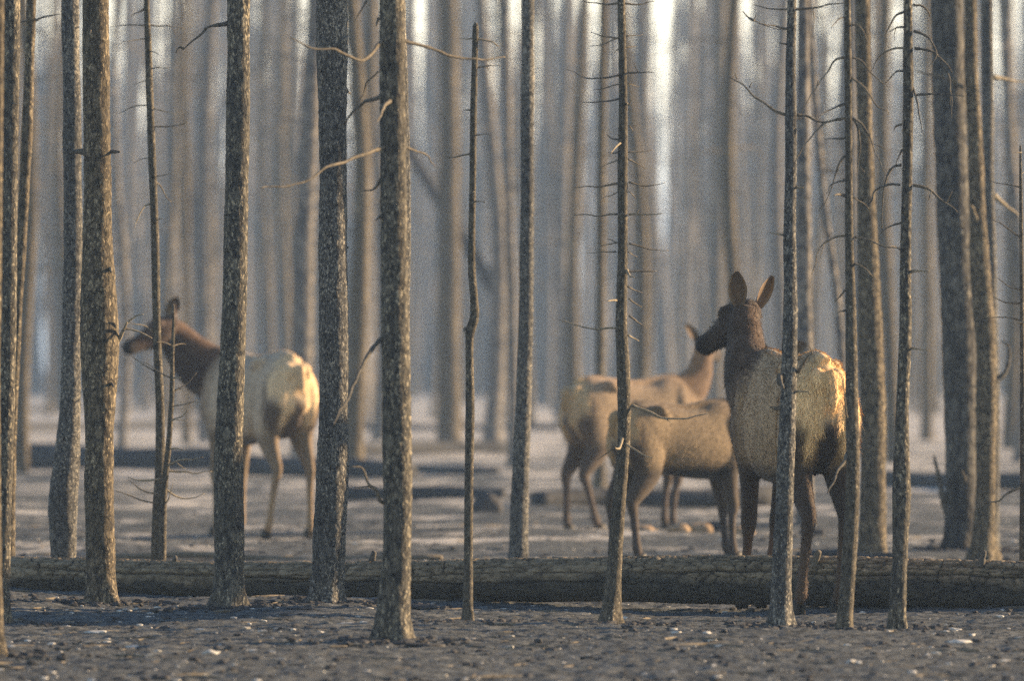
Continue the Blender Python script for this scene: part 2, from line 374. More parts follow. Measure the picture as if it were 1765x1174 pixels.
T5b = [(299, 523, 3.5), (299, 560, 5), (297, 610, 7), (296, 680, 9), (291, 760, 10), (284, 830, 12), (281, 880, 12), (280, 1018, 12)]
px_tree('dead_sapling', 'short dry sapling with pale side twigs, touching the slender one', 1018, T5b, 'bark_smooth', k=14, seed=7, lump=.04, top='broken', cat='sapling',
        branches=[([(298, 596), (284, 592), (270, 590)], 3, None), ([(298, 596), (308, 593), (319, 595)], 3, None), ([(298, 590), (292, 583), (284, 578)], 2.5, None), ([(297, 652), (306, 650), (312, 652)], 4, 'twig_pale'),
                  ([(296, 652), (275, 642), (262, 633), (245, 622)], 3.4, None), ([(294, 680), (306, 670), (320, 662), (338, 645)], 4, None, .1, [[(308, 671), (318, 672)]]),
                  ([(295, 700), (318, 698), (340, 691)], 3.2, None), ([(290, 728), (304, 722), (315, 716), (325, 702)], 4, 'twig_pale', -.15, [[(304, 724), (324, 725)]]),
                  ([(292, 775), (306, 773), (319, 774)], 3.4, 'twig_pale'), ([(287, 805), (296, 800), (308, 795), (330, 793), (350, 789)], 5, 'twig_pale', -.2, [[(305, 798), (314, 804), (322, 808)]]),
                  ([(288, 812), (310, 814), (340, 816), (366, 813)], 4.4, 'twig_pale', .1), ([(276, 826), (252, 828), (236, 827), (222, 822)], 4.4, 'twig_pale', -.1), ([(275, 852), (250, 849), (232, 838), (219, 829)], 3.6, None, .1),
                  ([(276, 868), (246, 864), (222, 854), (199, 846)], 4, None, -.1), ([(286, 845), (305, 858), (330, 860), (351, 854)], 4, 'twig_pale', .15), ([(284, 870), (293, 858), (301, 834)], 3.4, 'twig_pale', -.2)])
px_tree('burnt_pine', 'straight dark trunk in front of the feeding elk shoulder', 1053,
        [(411, 0, 39), (411, 100, 39), (410, 200, 40), (409, 300, 41), (407, 400, 41), (405, 500, 41), (402, 574, 43), (397, 700, 47), (394, 800, 51), (395, 900, 52), (395, 1000, 52), (394, 1053, 60)], 'bark', k=48, step=.015, seed=8, group=G_NEAR,
        branches=[([(395, 38), (375, 42), (353, 49)], 10, 'twig_dark', -.1, [[(356, 48), (345, 60), (330, 72), (318, 84)], [(318, 84), (310, 80), (304, 91)]])])
px_tree('burnt_pine', 'pale speckled trunk right behind the feeding elk rump, standing at the log', 1047,
        [(572, 0, 54), (573, 80, 55), (573, 150, 51), (574, 300, 48), (574, 450, 48), (575, 574, 49), (576, 700, 50), (573, 800, 55), (569, 900, 56), (565, 1000, 57), (561, 1047, 62)], 'bark_grey', k=48, step=.015, seed=9, group=G_NEAR,
        branches=[([(598, 156), (602, 157), (604, 160)], 6, 'twig_dark'), ([(597, 428), (601, 428), (603, 431)], 5, 'twig_dark'), ([(548, 22), (542, 24)], 5, 'twig_dark')])
T8 = [(675, 0, 44), (676, 120, 45), (677, 250, 46), (679, 400, 47), (681, 574, 48), (683, 700, 49), (685, 850, 50), (684, 950, 50), (679, 1040, 58), (675, 1105, 66)]
px_tree('burnt_pine', 'nearest thick trunk just left of the middle, blurred, with long drooping limbs', 1105, T8, 'bark', k=48, step=.015, seed=10, group=G_NEAR,
        branches=[([(668, 62), (652, 78), (640, 95), (625, 108), (600, 98), (580, 90), (545, 88), (508, 73)], 8, 'twig', -.9),
                  ([(690, 68), (740, 80), (780, 93), (830, 97), (872, 90)], 7, 'twig', .7),
                  ([(676, 168), (662, 188), (654, 215)], 9, 'twig', -.7), ([(656, 166), (630, 172), (608, 190), (590, 208)], 8, 'twig_dark', .5),
                  ([(652, 122), (632, 140), (622, 160), (612, 178)], 3.5, 'twig_dark', .4),
                  ([(670, 250), (640, 262), (600, 280), (570, 292), (520, 322), (460, 331)], 8, 'twig', -1.2),
                  ([(688, 250), (715, 258), (738, 268), (748, 285)], 5, 'twig', .5), ([(655, 308), (645, 325), (626, 326)], 6, 'twig_dark', .3),
                  ([(652, 30), (648, 45)], 5, 'twig_dark'), ([(655, 372), (646, 378)], 5, 'twig_dark'),
                  ([(660, 582), (640, 605), (620, 640), (605, 680), (590, 706), (578, 730)], 9, 'twig_dark', -.8),
                  ([(666, 870), (655, 862), (650, 845), (640, 838), (632, 822), (622, 806), (604, 802)], 8, 'twig', -.3, [[(640, 838), (625, 840), (610, 841)]]),
                  ([(632, 0), (622, 16), (610, 30)], 4, 'twig_dark', .3)])
px_tree('burnt_pine', 'ragged edged trunk mostly hidden right behind the nearest thick trunk', 1046,
        [(686, 0, 24), (690, 120, 24), (693, 250, 24), (695, 400, 26), (694, 560, 26), (690, 700, 27), (686, 850, 28), (684, 1046, 30)], 'bark_grey', seed=11, group=G_NEAR, lump=.12, rough=.06)
T9 = [(820, 42, 10), (818, 120, 11), (816, 200, 12), (815, 300, 12), (813, 450, 13), (817, 515, 14), (818, 545, 16), (811, 570, 17), (809, 595, 14), (810, 700, 15), (808, 850, 15), (807, 1000, 17), (806, 1077, 20)]
px_tree('dead_sapling', 'thin sapling with a snapped off top and a crooked stem', 1077, T9, 'bark_smooth', k=20, step=.012, seed=12, top='broken', cat='sapling', lump=.05,
        branches=[([(818, 65), (806, 65), (793, 64)], 3.4, 'twig_pale', .05), ([(822, 66), (840, 68), (850, 72), (857, 79)], 4, 'twig_pale', .05, [[(848, 70), (854, 68)]]), ([(822, 116), (840, 112), (863, 112)], 3.6, None, .05, [[(838, 138 - 24), (846, 126)]]),
                  ([(813, 190), (800, 188)], 4, None), ([(820, 232), (835, 231), (845, 235)], 2.6, None), ([(811, 265), (790, 268), (765, 273)], 4, None, -.05), ([(817, 347), (835, 348)], 3, None),
                  ([(806, 566), (802, 568), (800, 574)], 8, None, -.05)])
px_tree('burnt_pine', 'medium grey trunk right of the snapped sapling, standing behind the log', 988,
        [(910, 0, 22), (909, 200, 23), (908, 400, 24), (906, 574, 26), (902, 700, 27), (898, 800, 30), (895, 880, 32), (893, 988, 34)], 'bark_grey', k=32, seed=13, group=G_NEAR)
T11 = [(1071, 0, 13), (1073, 100, 14), (1074, 180, 15), (1073, 300, 17), (1073, 450, 17), (1071, 560, 19), (1075, 650, 23), (1075, 760, 21), (1068, 850, 23), (1061, 950, 25), (1053, 1072, 31)]
def tw(x0, y0, x1, y1, sag=0.0, w=3.2, mat=None, dy=.1, sub=None):
    xm, ym = (x0 + x1) / 2, (y0 + y1) / 2 + sag
    return ([(x0, y0), (xm, ym), (x1, y1)], w, mat, dy) + (([sub] if isinstance(sub[0], tuple) else sub,) if sub else ())
px_tree('dead_sapling', 'sapling bristling with short horizontal twigs on both sides, in front of the elk calf', 1072, T11, 'bark_smooth', k=24, step=.012, seed=14, cat='sapling', lump=.05, height=7.5, upper=8,
        branches=[tw(1068, 4, 1005, -2, 5, 4), tw(1076, 5, 1130, 0, 4, 4), tw(1066, 64, 1015, 75, 4, 3), tw(1068, 66, 1018, 54, 2, 3, None, .1, [(1045, 60), (1044, 44)]), tw(1078, 62, 1106, 57, 0, 3),
                  tw(1068, 80, 1056, 92, 0, 2.6), tw(1078, 80, 1097, 80, 0, 3), tw(1066, 129, 978, 120, 10, 4, 'twig_dark', .1, [(1022, 131), (1022, 122)]), tw(1082, 125, 1125, 127, 0, 4, 'twig_dark', -.1, [(1100, 124), (1091, 106)]),
                  tw(1068, 144, 1025, 154, 2, 3), tw(1082, 144, 1101, 149, 0, 2.4), tw(1066, 170, 1008, 176, 2, 4, 'twig_dark'), tw(1080, 178, 1088, 170, 8, 4, 'twig_pale', -.3),
                  tw(1066, 240, 1046, 232, 4, 4, 'twig_dark'), tw(1072, 245, 1050, 270, -2, 4, 'twig_pale', -.4), tw(1082, 262, 1126, 257, 2, 3), tw(1066, 276, 1032, 288, 0, 3), tw(1066, 262, 1047, 263, 0, 3, 'twig_dark'), tw(1084, 216, 1094, 226, 0, 2.4),
                  tw(1082, 274, 1114, 288, 0, 3.2), tw(1064, 316, 990, 321, 2, 4, None, .1, [(1040, 319), (1037, 324)]), tw(1084, 314, 1148, 313, 7, 4), tw(1064, 331, 1036, 342, 0, 2.4), tw(1084, 330, 1095, 340, 0, 2.4),
                  tw(1064, 369, 990, 369, 2, 4.2), tw(1084, 370, 1143, 366, 1, 4.6, 'twig_pale', -.1, [(1098, 368), (1100, 362)]), tw(1064, 418, 1034, 424, 0, 3), tw(1062, 434, 1014, 438, -1, 3), tw(1062, 418, 1046, 411, 0, 2.6),
                  tw(1084, 420, 1152, 432, 2, 3.6), tw(1083, 434, 1099, 440, 0, 2.4), tw(1082, 469, 1134, 468, -2, 4.6, 'twig_dark'), tw(1080, 466, 1090, 480, 2, 7, 'twig_pale', -.3), tw(1082, 494, 1108, 505, 0, 3.4, None),
                  tw(1066, 518, 1046, 517, 0, 5, 'twig_pale', -.3), tw(1084, 515, 1108, 529, 0, 3.6), tw(1084, 545, 1115, 566, 0, 4), tw(1063, 566, 960, 548, 8, 4.2, 'twig_pale'), tw(1082, 578, 1101, 589, 0, 4, 'twig_pale'),
                  tw(1088, 699, 1218, 716, 14, 5.4, 'twig_pale', -.1, [(1145, 720), (1158, 729)]), tw(1070, 760, 1124, 789, 4, 4.6, 'twig_pale', -.3), tw(1074, 752, 1058, 770, 10, 7, 'twig_pale', -.4), tw(1062, 772, 1030, 796, -2, 3.4, None)])
T12 = [(1365, 0, 16), (1363, 100, 18), (1363, 200, 20), (1363, 300, 20), (1361, 400, 21), (1362, 500, 25), (1361, 574, 26), (1358, 700, 28), (1354, 800, 31), (1351, 900, 33), (1347, 1000, 35), (1346, 1077, 40)]
px_tree('burnt_pine', 'slim speckled knobbly trunk in front of the big elk flank', 1077, T12, 'bark_grey', k=32, step=.012, seed=15, group=G_NEAR, lump=.07,
        branches=[([(1354, 197), (1335, 190), (1310, 172), (1285, 150), (1256, 128)], 6, 'twig', .1, [[(1270, 136), (1267, 126)], [(1292, 150), (1297, 140)], [(1326, 185), (1330, 181)]]),
                  ([(1372, 197), (1390, 200), (1415, 210), (1440, 205), (1456, 201)], 6, 'twig_dark', .1, [[(1415, 209), (1425, 216)]]),
                  ([(1357, 49), (1335, 45), (1315, 43)], 4, None), ([(1357, 75), (1343, 72)], 4, None), ([(1372, 322), (1381, 322)], 6, 'twig_pale', -.1), ([(1350, 405), (1326, 400)], 4.4, 'twig_pale', .1),
                  ([(1358, 15), (1330, 12), (1300, 5)], 4, None, .2), ([(1300, 34), (1290, 28), (1280, 15)], 5, None, .1, [[(1300, 34), (1303, 22)], [(1300, 34), (1330, 46), (1357, 49)]]),
                  ([(1372, 15), (1400, 12), (1428, 8), (1455, 5)], 5, None, -.1, [[(1400, 12), (1402, 30), (1400, 50)]]),
                  ([(1346, 660), (1343, 650), (1350, 668)], 15, 'twig_dark', -.2), ([(1345, 704), (1335, 705), (1327, 702)], 9, 'twig', -.1), ([(1368, 675), (1381, 675), (1393, 676)], 5.4, 'twig_pale', -.1),
                  ([(1376, 642), (1384, 625), (1392, 612), (1397, 608), (1390, 597)], 6, 'twig', -.3)])
T13 = [(1461, 0, 11), (1462, 100, 13), (1463, 200, 13), (1464, 400, 14), (1466, 500, 17), (1467, 574, 19), (1468, 700, 22), (1470, 780, 23), (1468, 880, 25), (1461, 1000, 26), (1455, 1088, 27)]
px_tree('dead_sapling', 'sapling with long drooping curved twigs in front of the big elk right hip', 1088, T13, 'bark_smooth', k=24, step=.012, seed=16, cat='sapling', lump=.06, height=8, upper=10,
        branches=[([(1458, 28), (1445, 32), (1436, 42), (1433, 52)], 3.4, 'twig_dark'), ([(1467, 42), (1482, 46), (1492, 66), (1496, 82)], 3.6, 'twig'), ([(1458, 97), (1440, 104), (1425, 122), (1408, 148), (1382, 193)], 4.6, 'twig', -.1, [[(1410, 138), (1402, 160)]]),
                  ([(1468, 98), (1485, 104), (1500, 122), (1520, 138), (1531, 145)], 3.6, 'twig_dark', .1), ([(1468, 133), (1485, 145), (1500, 165), (1512, 182), (1530, 190)], 5, 'twig', -.1, [[(1528, 188), (1531, 201)]]),
                  ([(1457, 178), (1440, 184), (1420, 195), (1413, 200)], 4.4, 'twig_dark'), ([(1458, 203), (1438, 206), (1420, 212), (1400, 230), (1380, 258), (1366, 282)], 5, 'twig', -.2),
                  ([(1470, 203), (1485, 212), (1500, 232), (1508, 246), (1526, 256)], 5, 'twig_dark', .1, [[(1498, 228), (1510, 262), (1524, 296)]]), ([(1470, 204), (1480, 222), (1484, 250), (1480, 300)], 4.6, 'twig_dark', .1, [[(1484, 288), (1490, 298)]]),
                  ([(1456, 237), (1440, 239), (1426, 240)], 4.4, 'twig_dark', .2), ([(1456, 268), (1447, 282), (1438, 305), (1425, 340), (1412, 360)], 4.4, 'twig_dark', .1), ([(1456, 310), (1440, 316), (1425, 330)], 4, 'twig_dark', .3),
                  ([(1456, 337), (1445, 336), (1437, 338)], 6, 'twig'), ([(1473, 408), (1500, 415), (1530, 427), (1565, 426)], 4.6, 'twig', -.2), ([(1457, 406), (1440, 408), (1420, 420), (1408, 440), (1403, 476)], 4.4, 'twig', .1, [[(1420, 420), (1414, 444)]]),
                  ([(1473, 454), (1490, 463), (1514, 486)], 5, 'twig', -.1), ([(1456, 500), (1450, 508), (1441, 520)], 4.6, 'twig_dark', .1), ([(1458, 535), (1448, 537), (1443, 544)], 4, 'twig_dark', .1), ([(1472, 340), (1490, 350), (1500, 362)], 3, 'twig'),
                  ([(1462, 780), (1450, 800), (1440, 815), (1424, 850)], 8, 'twig_dark', -.3), ([(1462, 730), (1455, 700), (1451, 655)], 5.5, 'twig', -.3)])
T14 = [(1565, 0, 15), (1565, 80, 17), (1566, 150, 18), (1564, 300, 18), (1561, 450, 19), (1561, 574, 21), (1556, 680, 22), (1554, 790, 27), (1554, 850, 31), (1552, 920, 28), (1549, 1000, 27), (1546, 1080, 31)]
px_tree('burnt_pine', 'slim speckled trunk right of the elk group with hooped drooping branches high up', 1080, T14, 'bark', k=32, step=.012, seed=17, group=G_NEAR, lump=.06,
        branches=[([(1574, 8), (1590, 10), (1602, 22), (1605, 30)], 5, 'twig_dark', .1), ([(1557, 20), (1545, 26), (1535, 40), (1528, 55), (1531, 70)], 4.6, 'twig_dark', .1), ([(1557, 46), (1545, 48), (1534, 54)], 4, 'twig_dark', .1, [[(1545, 48), (1542, 58), (1543, 70)]]),
                  ([(1575, 53), (1590, 58), (1604, 68), (1612, 88), (1610, 100), (1597, 113)], 5.4, 'twig_dark', -.1), ([(1556, 82), (1535, 84), (1520, 92), (1507, 108), (1500, 122)], 4.4, 'twig', .1),
                  ([(1576, 83), (1592, 84), (1610, 92), (1625, 110), (1635, 135), (1638, 160), (1640, 205)], 6, 'twig_dark', -.1, [[(1618, 98), (1632, 112), (1640, 125)], [(1637, 150), (1637, 180)]]),
                  ([(1556, 122), (1545, 122), (1535, 130), (1526, 138)], 4, 'twig_dark', .2), ([(1576, 163), (1600, 162), (1630, 163), (1661, 167)], 5.4, 'twig_dark', -.1), ([(1574, 150), (1580, 175), (1586, 210), (1590, 230)], 4.4, 'twig_dark', -.2),
                  ([(1553, 214), (1546, 218), (1544, 222)], 5, 'twig'), ([(1555, 258), (1550, 270), (1546, 284)], 4, 'twig_dark'), ([(1554, 284), (1540, 288), (1530, 302), (1524, 330), (1523, 360), (1524, 394)], 5.4, 'twig_dark', .1),
                  ([(1552, 318), (1530, 318), (1510, 328), (1500, 345), (1490, 358), (1478, 364)], 5, 'twig_dark', -.1), ([(1574, 319), (1595, 322), (1610, 332), (1625, 345), (1640, 357), (1649, 366)], 5.6, 'twig', -.1, [[(1632, 350), (1640, 330)], [(1605, 330), (1598, 346)]]),
                  ([(1554, 384), (1540, 386), (1530, 392), (1521, 400)], 4.6, 'twig_dark'), ([(1571, 468), (1585, 468), (1601, 469)], 6, 'twig_pale', -.1), ([(1553, 430), (1540, 425), (1530, 428)], 3, 'twig'), ([(1570, 600), (1585, 603), (1600, 607)], 5, 'twig_pale', -.1)])
px_tree('burnt_pine', 'blurred upright trunk behind the big elk right hip, second row behind the log', 962,
        [(1487, 0, 26), (1489, 150, 26), (1492, 300, 28), (1497, 450, 36), (1501, 574, 42), (1505, 700, 43), (1505, 850, 44), (1503, 960, 48)], 'bark_brown', k=28, step=.03, seed=18, group=G_NEAR)
px_tree('burnt_pine', 'thickest dark trunk at the right, its foot burnt black, blurred behind the log', 945,
        [(1633, 0, 54), (1636, 150, 56), (1640, 300, 58), (1647, 450, 60), (1653, 574, 60), (1657, 700, 58), (1657, 850, 54), (1658, 945, 60)], 'bark_char', k=36, step=.03, seed=20, group=G_NEAR,
        branches=[([(1640, 900), (1626, 860), (1618, 820), (1609, 786)], 16, 'twig_dark', -.2), ([(1668, 850), (1662, 830), (1655, 812)], 12, 'twig_dark', -.3), ([(1640, 660), (1660, 664), (1680, 668)], 7, 'twig', -.4)])
px_tree('burnt_pine', 'grey weathered trunk with a scarred side, right beside the thickest dark trunk', 958,
        [(1673, 0, 22), (1676, 150, 24), (1682, 300, 28), (1688, 450, 32), (1697, 574, 34), (1700, 700, 35), (1699, 850, 36), (1696, 958, 42)], 'bark_brown', k=32, step=.03, seed=21, group=G_NEAR, lump=.12,
        branches=[([(1660, 150), (1640, 138), (1610, 130), (1575, 122)], 8, 'twig', -.3), ([(1690, 405), (1678, 365), (1670, 352)], 6, 'twig_pale', -.3), ([(1712, 660), (1733, 640), (1740, 600), (1728, 588)], 12, 'twig_dark', .2)])
px_tree('burnt_pine', 'narrow trunk right of the scarred grey trunk, lit on its right edge', 948,
        [(1701, 0, 20), (1703, 150, 20), (1704, 300, 20), (1707, 450, 21), (1710, 574, 20), (1713, 700, 20), (1710, 948, 24)], 'bark_grey', k=28, step=.03, seed=22, group=G_NEAR,
        branches=[([(1711, 132), (1740, 136), (1770, 140)], 9, 'twig_pale', .3), ([(1712, 335), (1735, 352), (1760, 370)], 10, 'twig_pale', .3)])
px_tree('dead_sapling', 'thin sapling with upcurved twigs at the right edge of the photo', 1040,
        [(1759, 248, 3), (1760, 330, 6), (1761, 450, 7), (1762, 600, 8), (1763, 800, 11), (1764, 1040, 15)], 'bark_smooth', k=14, seed=23, top='broken', cat='sapling',
        branches=[([(1762, 412), (1745, 398), (1728, 386), (1710, 377)], 4, 'twig', .05), ([(1760, 323), (1735, 316), (1712, 312)], 3, 'twig', .05), ([(1762, 498), (1745, 496), (1730, 488), (1719, 480)], 4, 'twig', .05),
                  ([(1762, 522), (1740, 522), (1724, 518), (1712, 512)], 4, 'twig', .05), ([(1762, 553), (1735, 548), (1703, 545)], 3.6, 'twig', .05), ([(1755, 557), (1765, 555), (1775, 557)], 5, 'twig_pale', -.1), ([(1760, 840), (1735, 850), (1712, 866), (1682, 868)], 5.5, 'twig', -.1),
                  ([(1761, 262), (1750, 262)], 2.6, 'twig'), ([(1761, 298), (1770, 296)], 2.6, 'twig')])
# blurred trees standing between the log and the far forest, whose bases can be seen
mid = [  # px top, px foot, foot row, width, look
    (24, 30, 792, 20, 'blurred slim trunk in the smoke seen between the two leftmost trunks'),
    (97, 104, 700, 20, 'dark blue grey blurred trunk left of the crooked footed trunk'),
    (222, 215, 720, 13, 'hazy slim trunk between the thick brown trunk and the bare sapling'),
    (318, 322, 764, 15, 'hazy trunk standing right above the feeding elk chest'),
    (360, 340, 705, 20, 'hazy tan trunk left of the straight dark trunk, over the feeding elk neck'),
    (470, 478, 690, 24, 'hazy tan trunk rising over the feeding elk back, left one'),
    (512, 520, 684, 16, 'hazy dark trunk rising over the feeding elk back, right one'),
    (622, 632, 712, 28, 'hazy tan trunk between the pale speckled trunk and the nearest thick trunk'),
    (764, 762, 735, 12, 'thin hazy sapling standing left of the snapped sapling'),
    (772, 774, 762, 40, 'hazy brown trunk left of the snapped sapling'),
    (872, 884, 806, 18, 'blurred dark trunk right of the snapped sapling, ending above the dark stump'),
    (940, 936, 700, 24, 'hazy trunk just right of the medium grey trunk'),
    (1040, 1034, 846, 18, 'blurred trunk whose foot shows between the calves hind legs'),
    (1100, 1150, 700, 22, 'leaning hazy trunk right of the bristling sapling'),
    (1190, 1186, 696, 18, 'hazy tan trunk above the hindmost elk neck'),
    (1240, 1232, 720, 30, 'broad hazy trunk behind the big elk left ear'),
    (1384, 1388, 905, 26, 'dark blurred trunk directly behind the big elk back'),
    (1395, 1452, 880, 14, 'slender leaning lit trunk between the two trunks in front of the big elk'),
    (1600, 1598, 760, 20, 'hazy trunk left of the thickest dark trunk'),
    (1738, 1742, 742, 22, 'hazy trunk near the right edge above the hooked branch'),
]
for i, (pt, pb, by, w, lab) in enumerate(mid):
    px_tree('burnt_pine', lab, by, [(pt, 0, w * .8), (pt * .6 + pb * .4 + 3 * math.sin(i), 300, w * .88), (pb * .8 + pt * .2, 500, w * .95), (pb, 640, w), (pb, by, w * 1.15)],
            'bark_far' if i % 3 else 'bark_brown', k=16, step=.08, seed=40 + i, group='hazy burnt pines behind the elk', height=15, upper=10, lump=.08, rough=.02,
            branches=auto_twigs([(pt, 0), (pb, 640)], [random.Random(i).uniform(0, 560) for _ in range(4)], (14, 46), seed=i, w=3.0, mat='twig_dark'))

# far trees: a few kinds, then copies, each a thing of its own
def far_kind(seed, h, r0):
    r = random.Random(seed); P = [(0, 0, -.3, r0 * 1.2)]; x = y = 0
    lx, ly = r.gauss(0, .014), r.gauss(0, .014)
    for i in range(9):
        z = h * i / 8; P.append((lx * z + .10 * math.sin(i * 1.1 + seed), ly * z + .08 * math.cos(i * 1.4 + seed), z, r0 * (1 - .9 * (i / 8) ** 1.3)))
    V, F = trunk_arrays(P, 12, .3, .10, .03, seed, top_step=.3)
    for b in range(26):
        z = r.uniform(.18, .97) * h; a = r.uniform(0, 6.28); L = r.uniform(.3, 1.5) * (1.15 - z / h)
        zs = [p[2] for p in P]; bx = np.interp(z, zs, [p[0] for p in P]); by = np.interp(z, zs, [p[1] for p in P])
        B = [(bx, by, z, .014), (bx + math.cos(a) * L * .5, by + math.sin(a) * L * .5, z + .08 * L, .010), (bx + math.cos(a) * L, by + math.sin(a) * L, z - .22 * L, .004)]
        V2, F2 = stick_arrays(B, 4, .25, b, .05); F += [tuple(x_ + len(V) for x_ in f) for f in F2]; V = np.vstack([V, V2])
    return V, F
kinds = []
for s_ in range(9):
    V, F = far_kind(100 + s_, [14, 16, 13, 17, 15, 12, 16, 14, 11][s_], [.10, .13, .085, .15, .11, .07, .12, .14, .05][s_])
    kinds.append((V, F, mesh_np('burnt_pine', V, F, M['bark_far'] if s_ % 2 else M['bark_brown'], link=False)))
rr = random.Random(21); far_pts = []
def free(x, y, d):
    return all((x - a) ** 2 + (y - b) ** 2 > d * d for a, b in far_pts)
while len(far_pts) < 262:
    D = rr.uniform(85, 165) if len(far_pts) < 34 else 165 + 165 * rr.random() ** .9
    hw = D * .078 + .5; x = rr.uniform(-hw, hw)
    if not free(x, D, 1.6): continue
    px = x * F_PX / D + CX
    if (1128 < px < 1172 or 800 < px < 850) and D < 240: continue
    far_pts.append((x, D))
for i, (x, D) in enumerate(far_pts):
    o = bpy.data.objects.new('distant_burnt_pine', kinds[i % 9][2]); COL.objects.link(o)
    o.location = (x, D, 0); o.rotation_euler = (0, 0, rr.uniform(0, 6.28)); sz = rr.uniform(.9, 1.15) if D < 165 else rr.uniform(1.15, 1.6); o.scale = (sz * (1.0 if D < 165 else .80),) * 2 + (sz,)
    tag(o, 'bare burnt pine trunk fading into the smoke beyond the elk', 'dead tree', 'distant burnt pines in the smoke')
# the forest beyond, where trunks run together
Vs, Fs, off = [], [], 0
for i in range(1150):
    D = 320 + 320 * rr.random() ** 1.2; x = rr.uniform(-1, 1) * (D * .088 + 7); V, F, _ = kinds[i % 9]
    px = x * F_PX / D + CX
    if 1132 < px < 1168 and D < 470: continue
    a = rr.uniform(0, 6.28); sz = rr.uniform(1.45, 2.2); c, s_ = math.cos(a) * sz, math.sin(a) * sz
    Q = np.stack([V[:, 0] * c - V[:, 1] * s_ + x, V[:, 0] * s_ + V[:, 1] * c + D, V[:, 2] * sz], 1)
    Vs.append(Q); Fs += [tuple(v + off for v in f) for f in F]; off += len(V)
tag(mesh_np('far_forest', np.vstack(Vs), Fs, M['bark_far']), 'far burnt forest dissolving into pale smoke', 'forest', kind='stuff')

# leaning dead pole
def leaning(name, label, p0, p1, w0, w1, D0, D1, mat, seed):
    a, b = W(*p0, D0), W(*p1, D1); root = empty(name, (b.x, b.y, 0))
    P = []
    for i in range(7):
        t = i / 6; q = a.lerp(b, t) - root.location; w = w0 + (w1 - w0) * t; D = D0 + (D1 - D0) * t
        P.append((q.x + .02 * math.sin(i * 2), q.y, q.z, w * D / F_PX / 2))
    V, F = trunk_arrays(P[::-1], 14, .06, .08, .03, seed, zbase=-50); mesh_np('trunk', V, F, M[mat], parent=root)
    tag(root, label, 'dead tree')
leaning('leaning_pole', 'dark dead pole leaning down to the right behind the snapped sapling', (690, 235), (882, 548), 19, 24, 129, 130, 'chunk_dark', 60)
leaning('leaning_pole', 'dark curved dead limb leaning in the smoke left of the straight dark trunk', (300, 60), (372, 690), 16, 24, 175, 175, 'chunk_dark', 61)

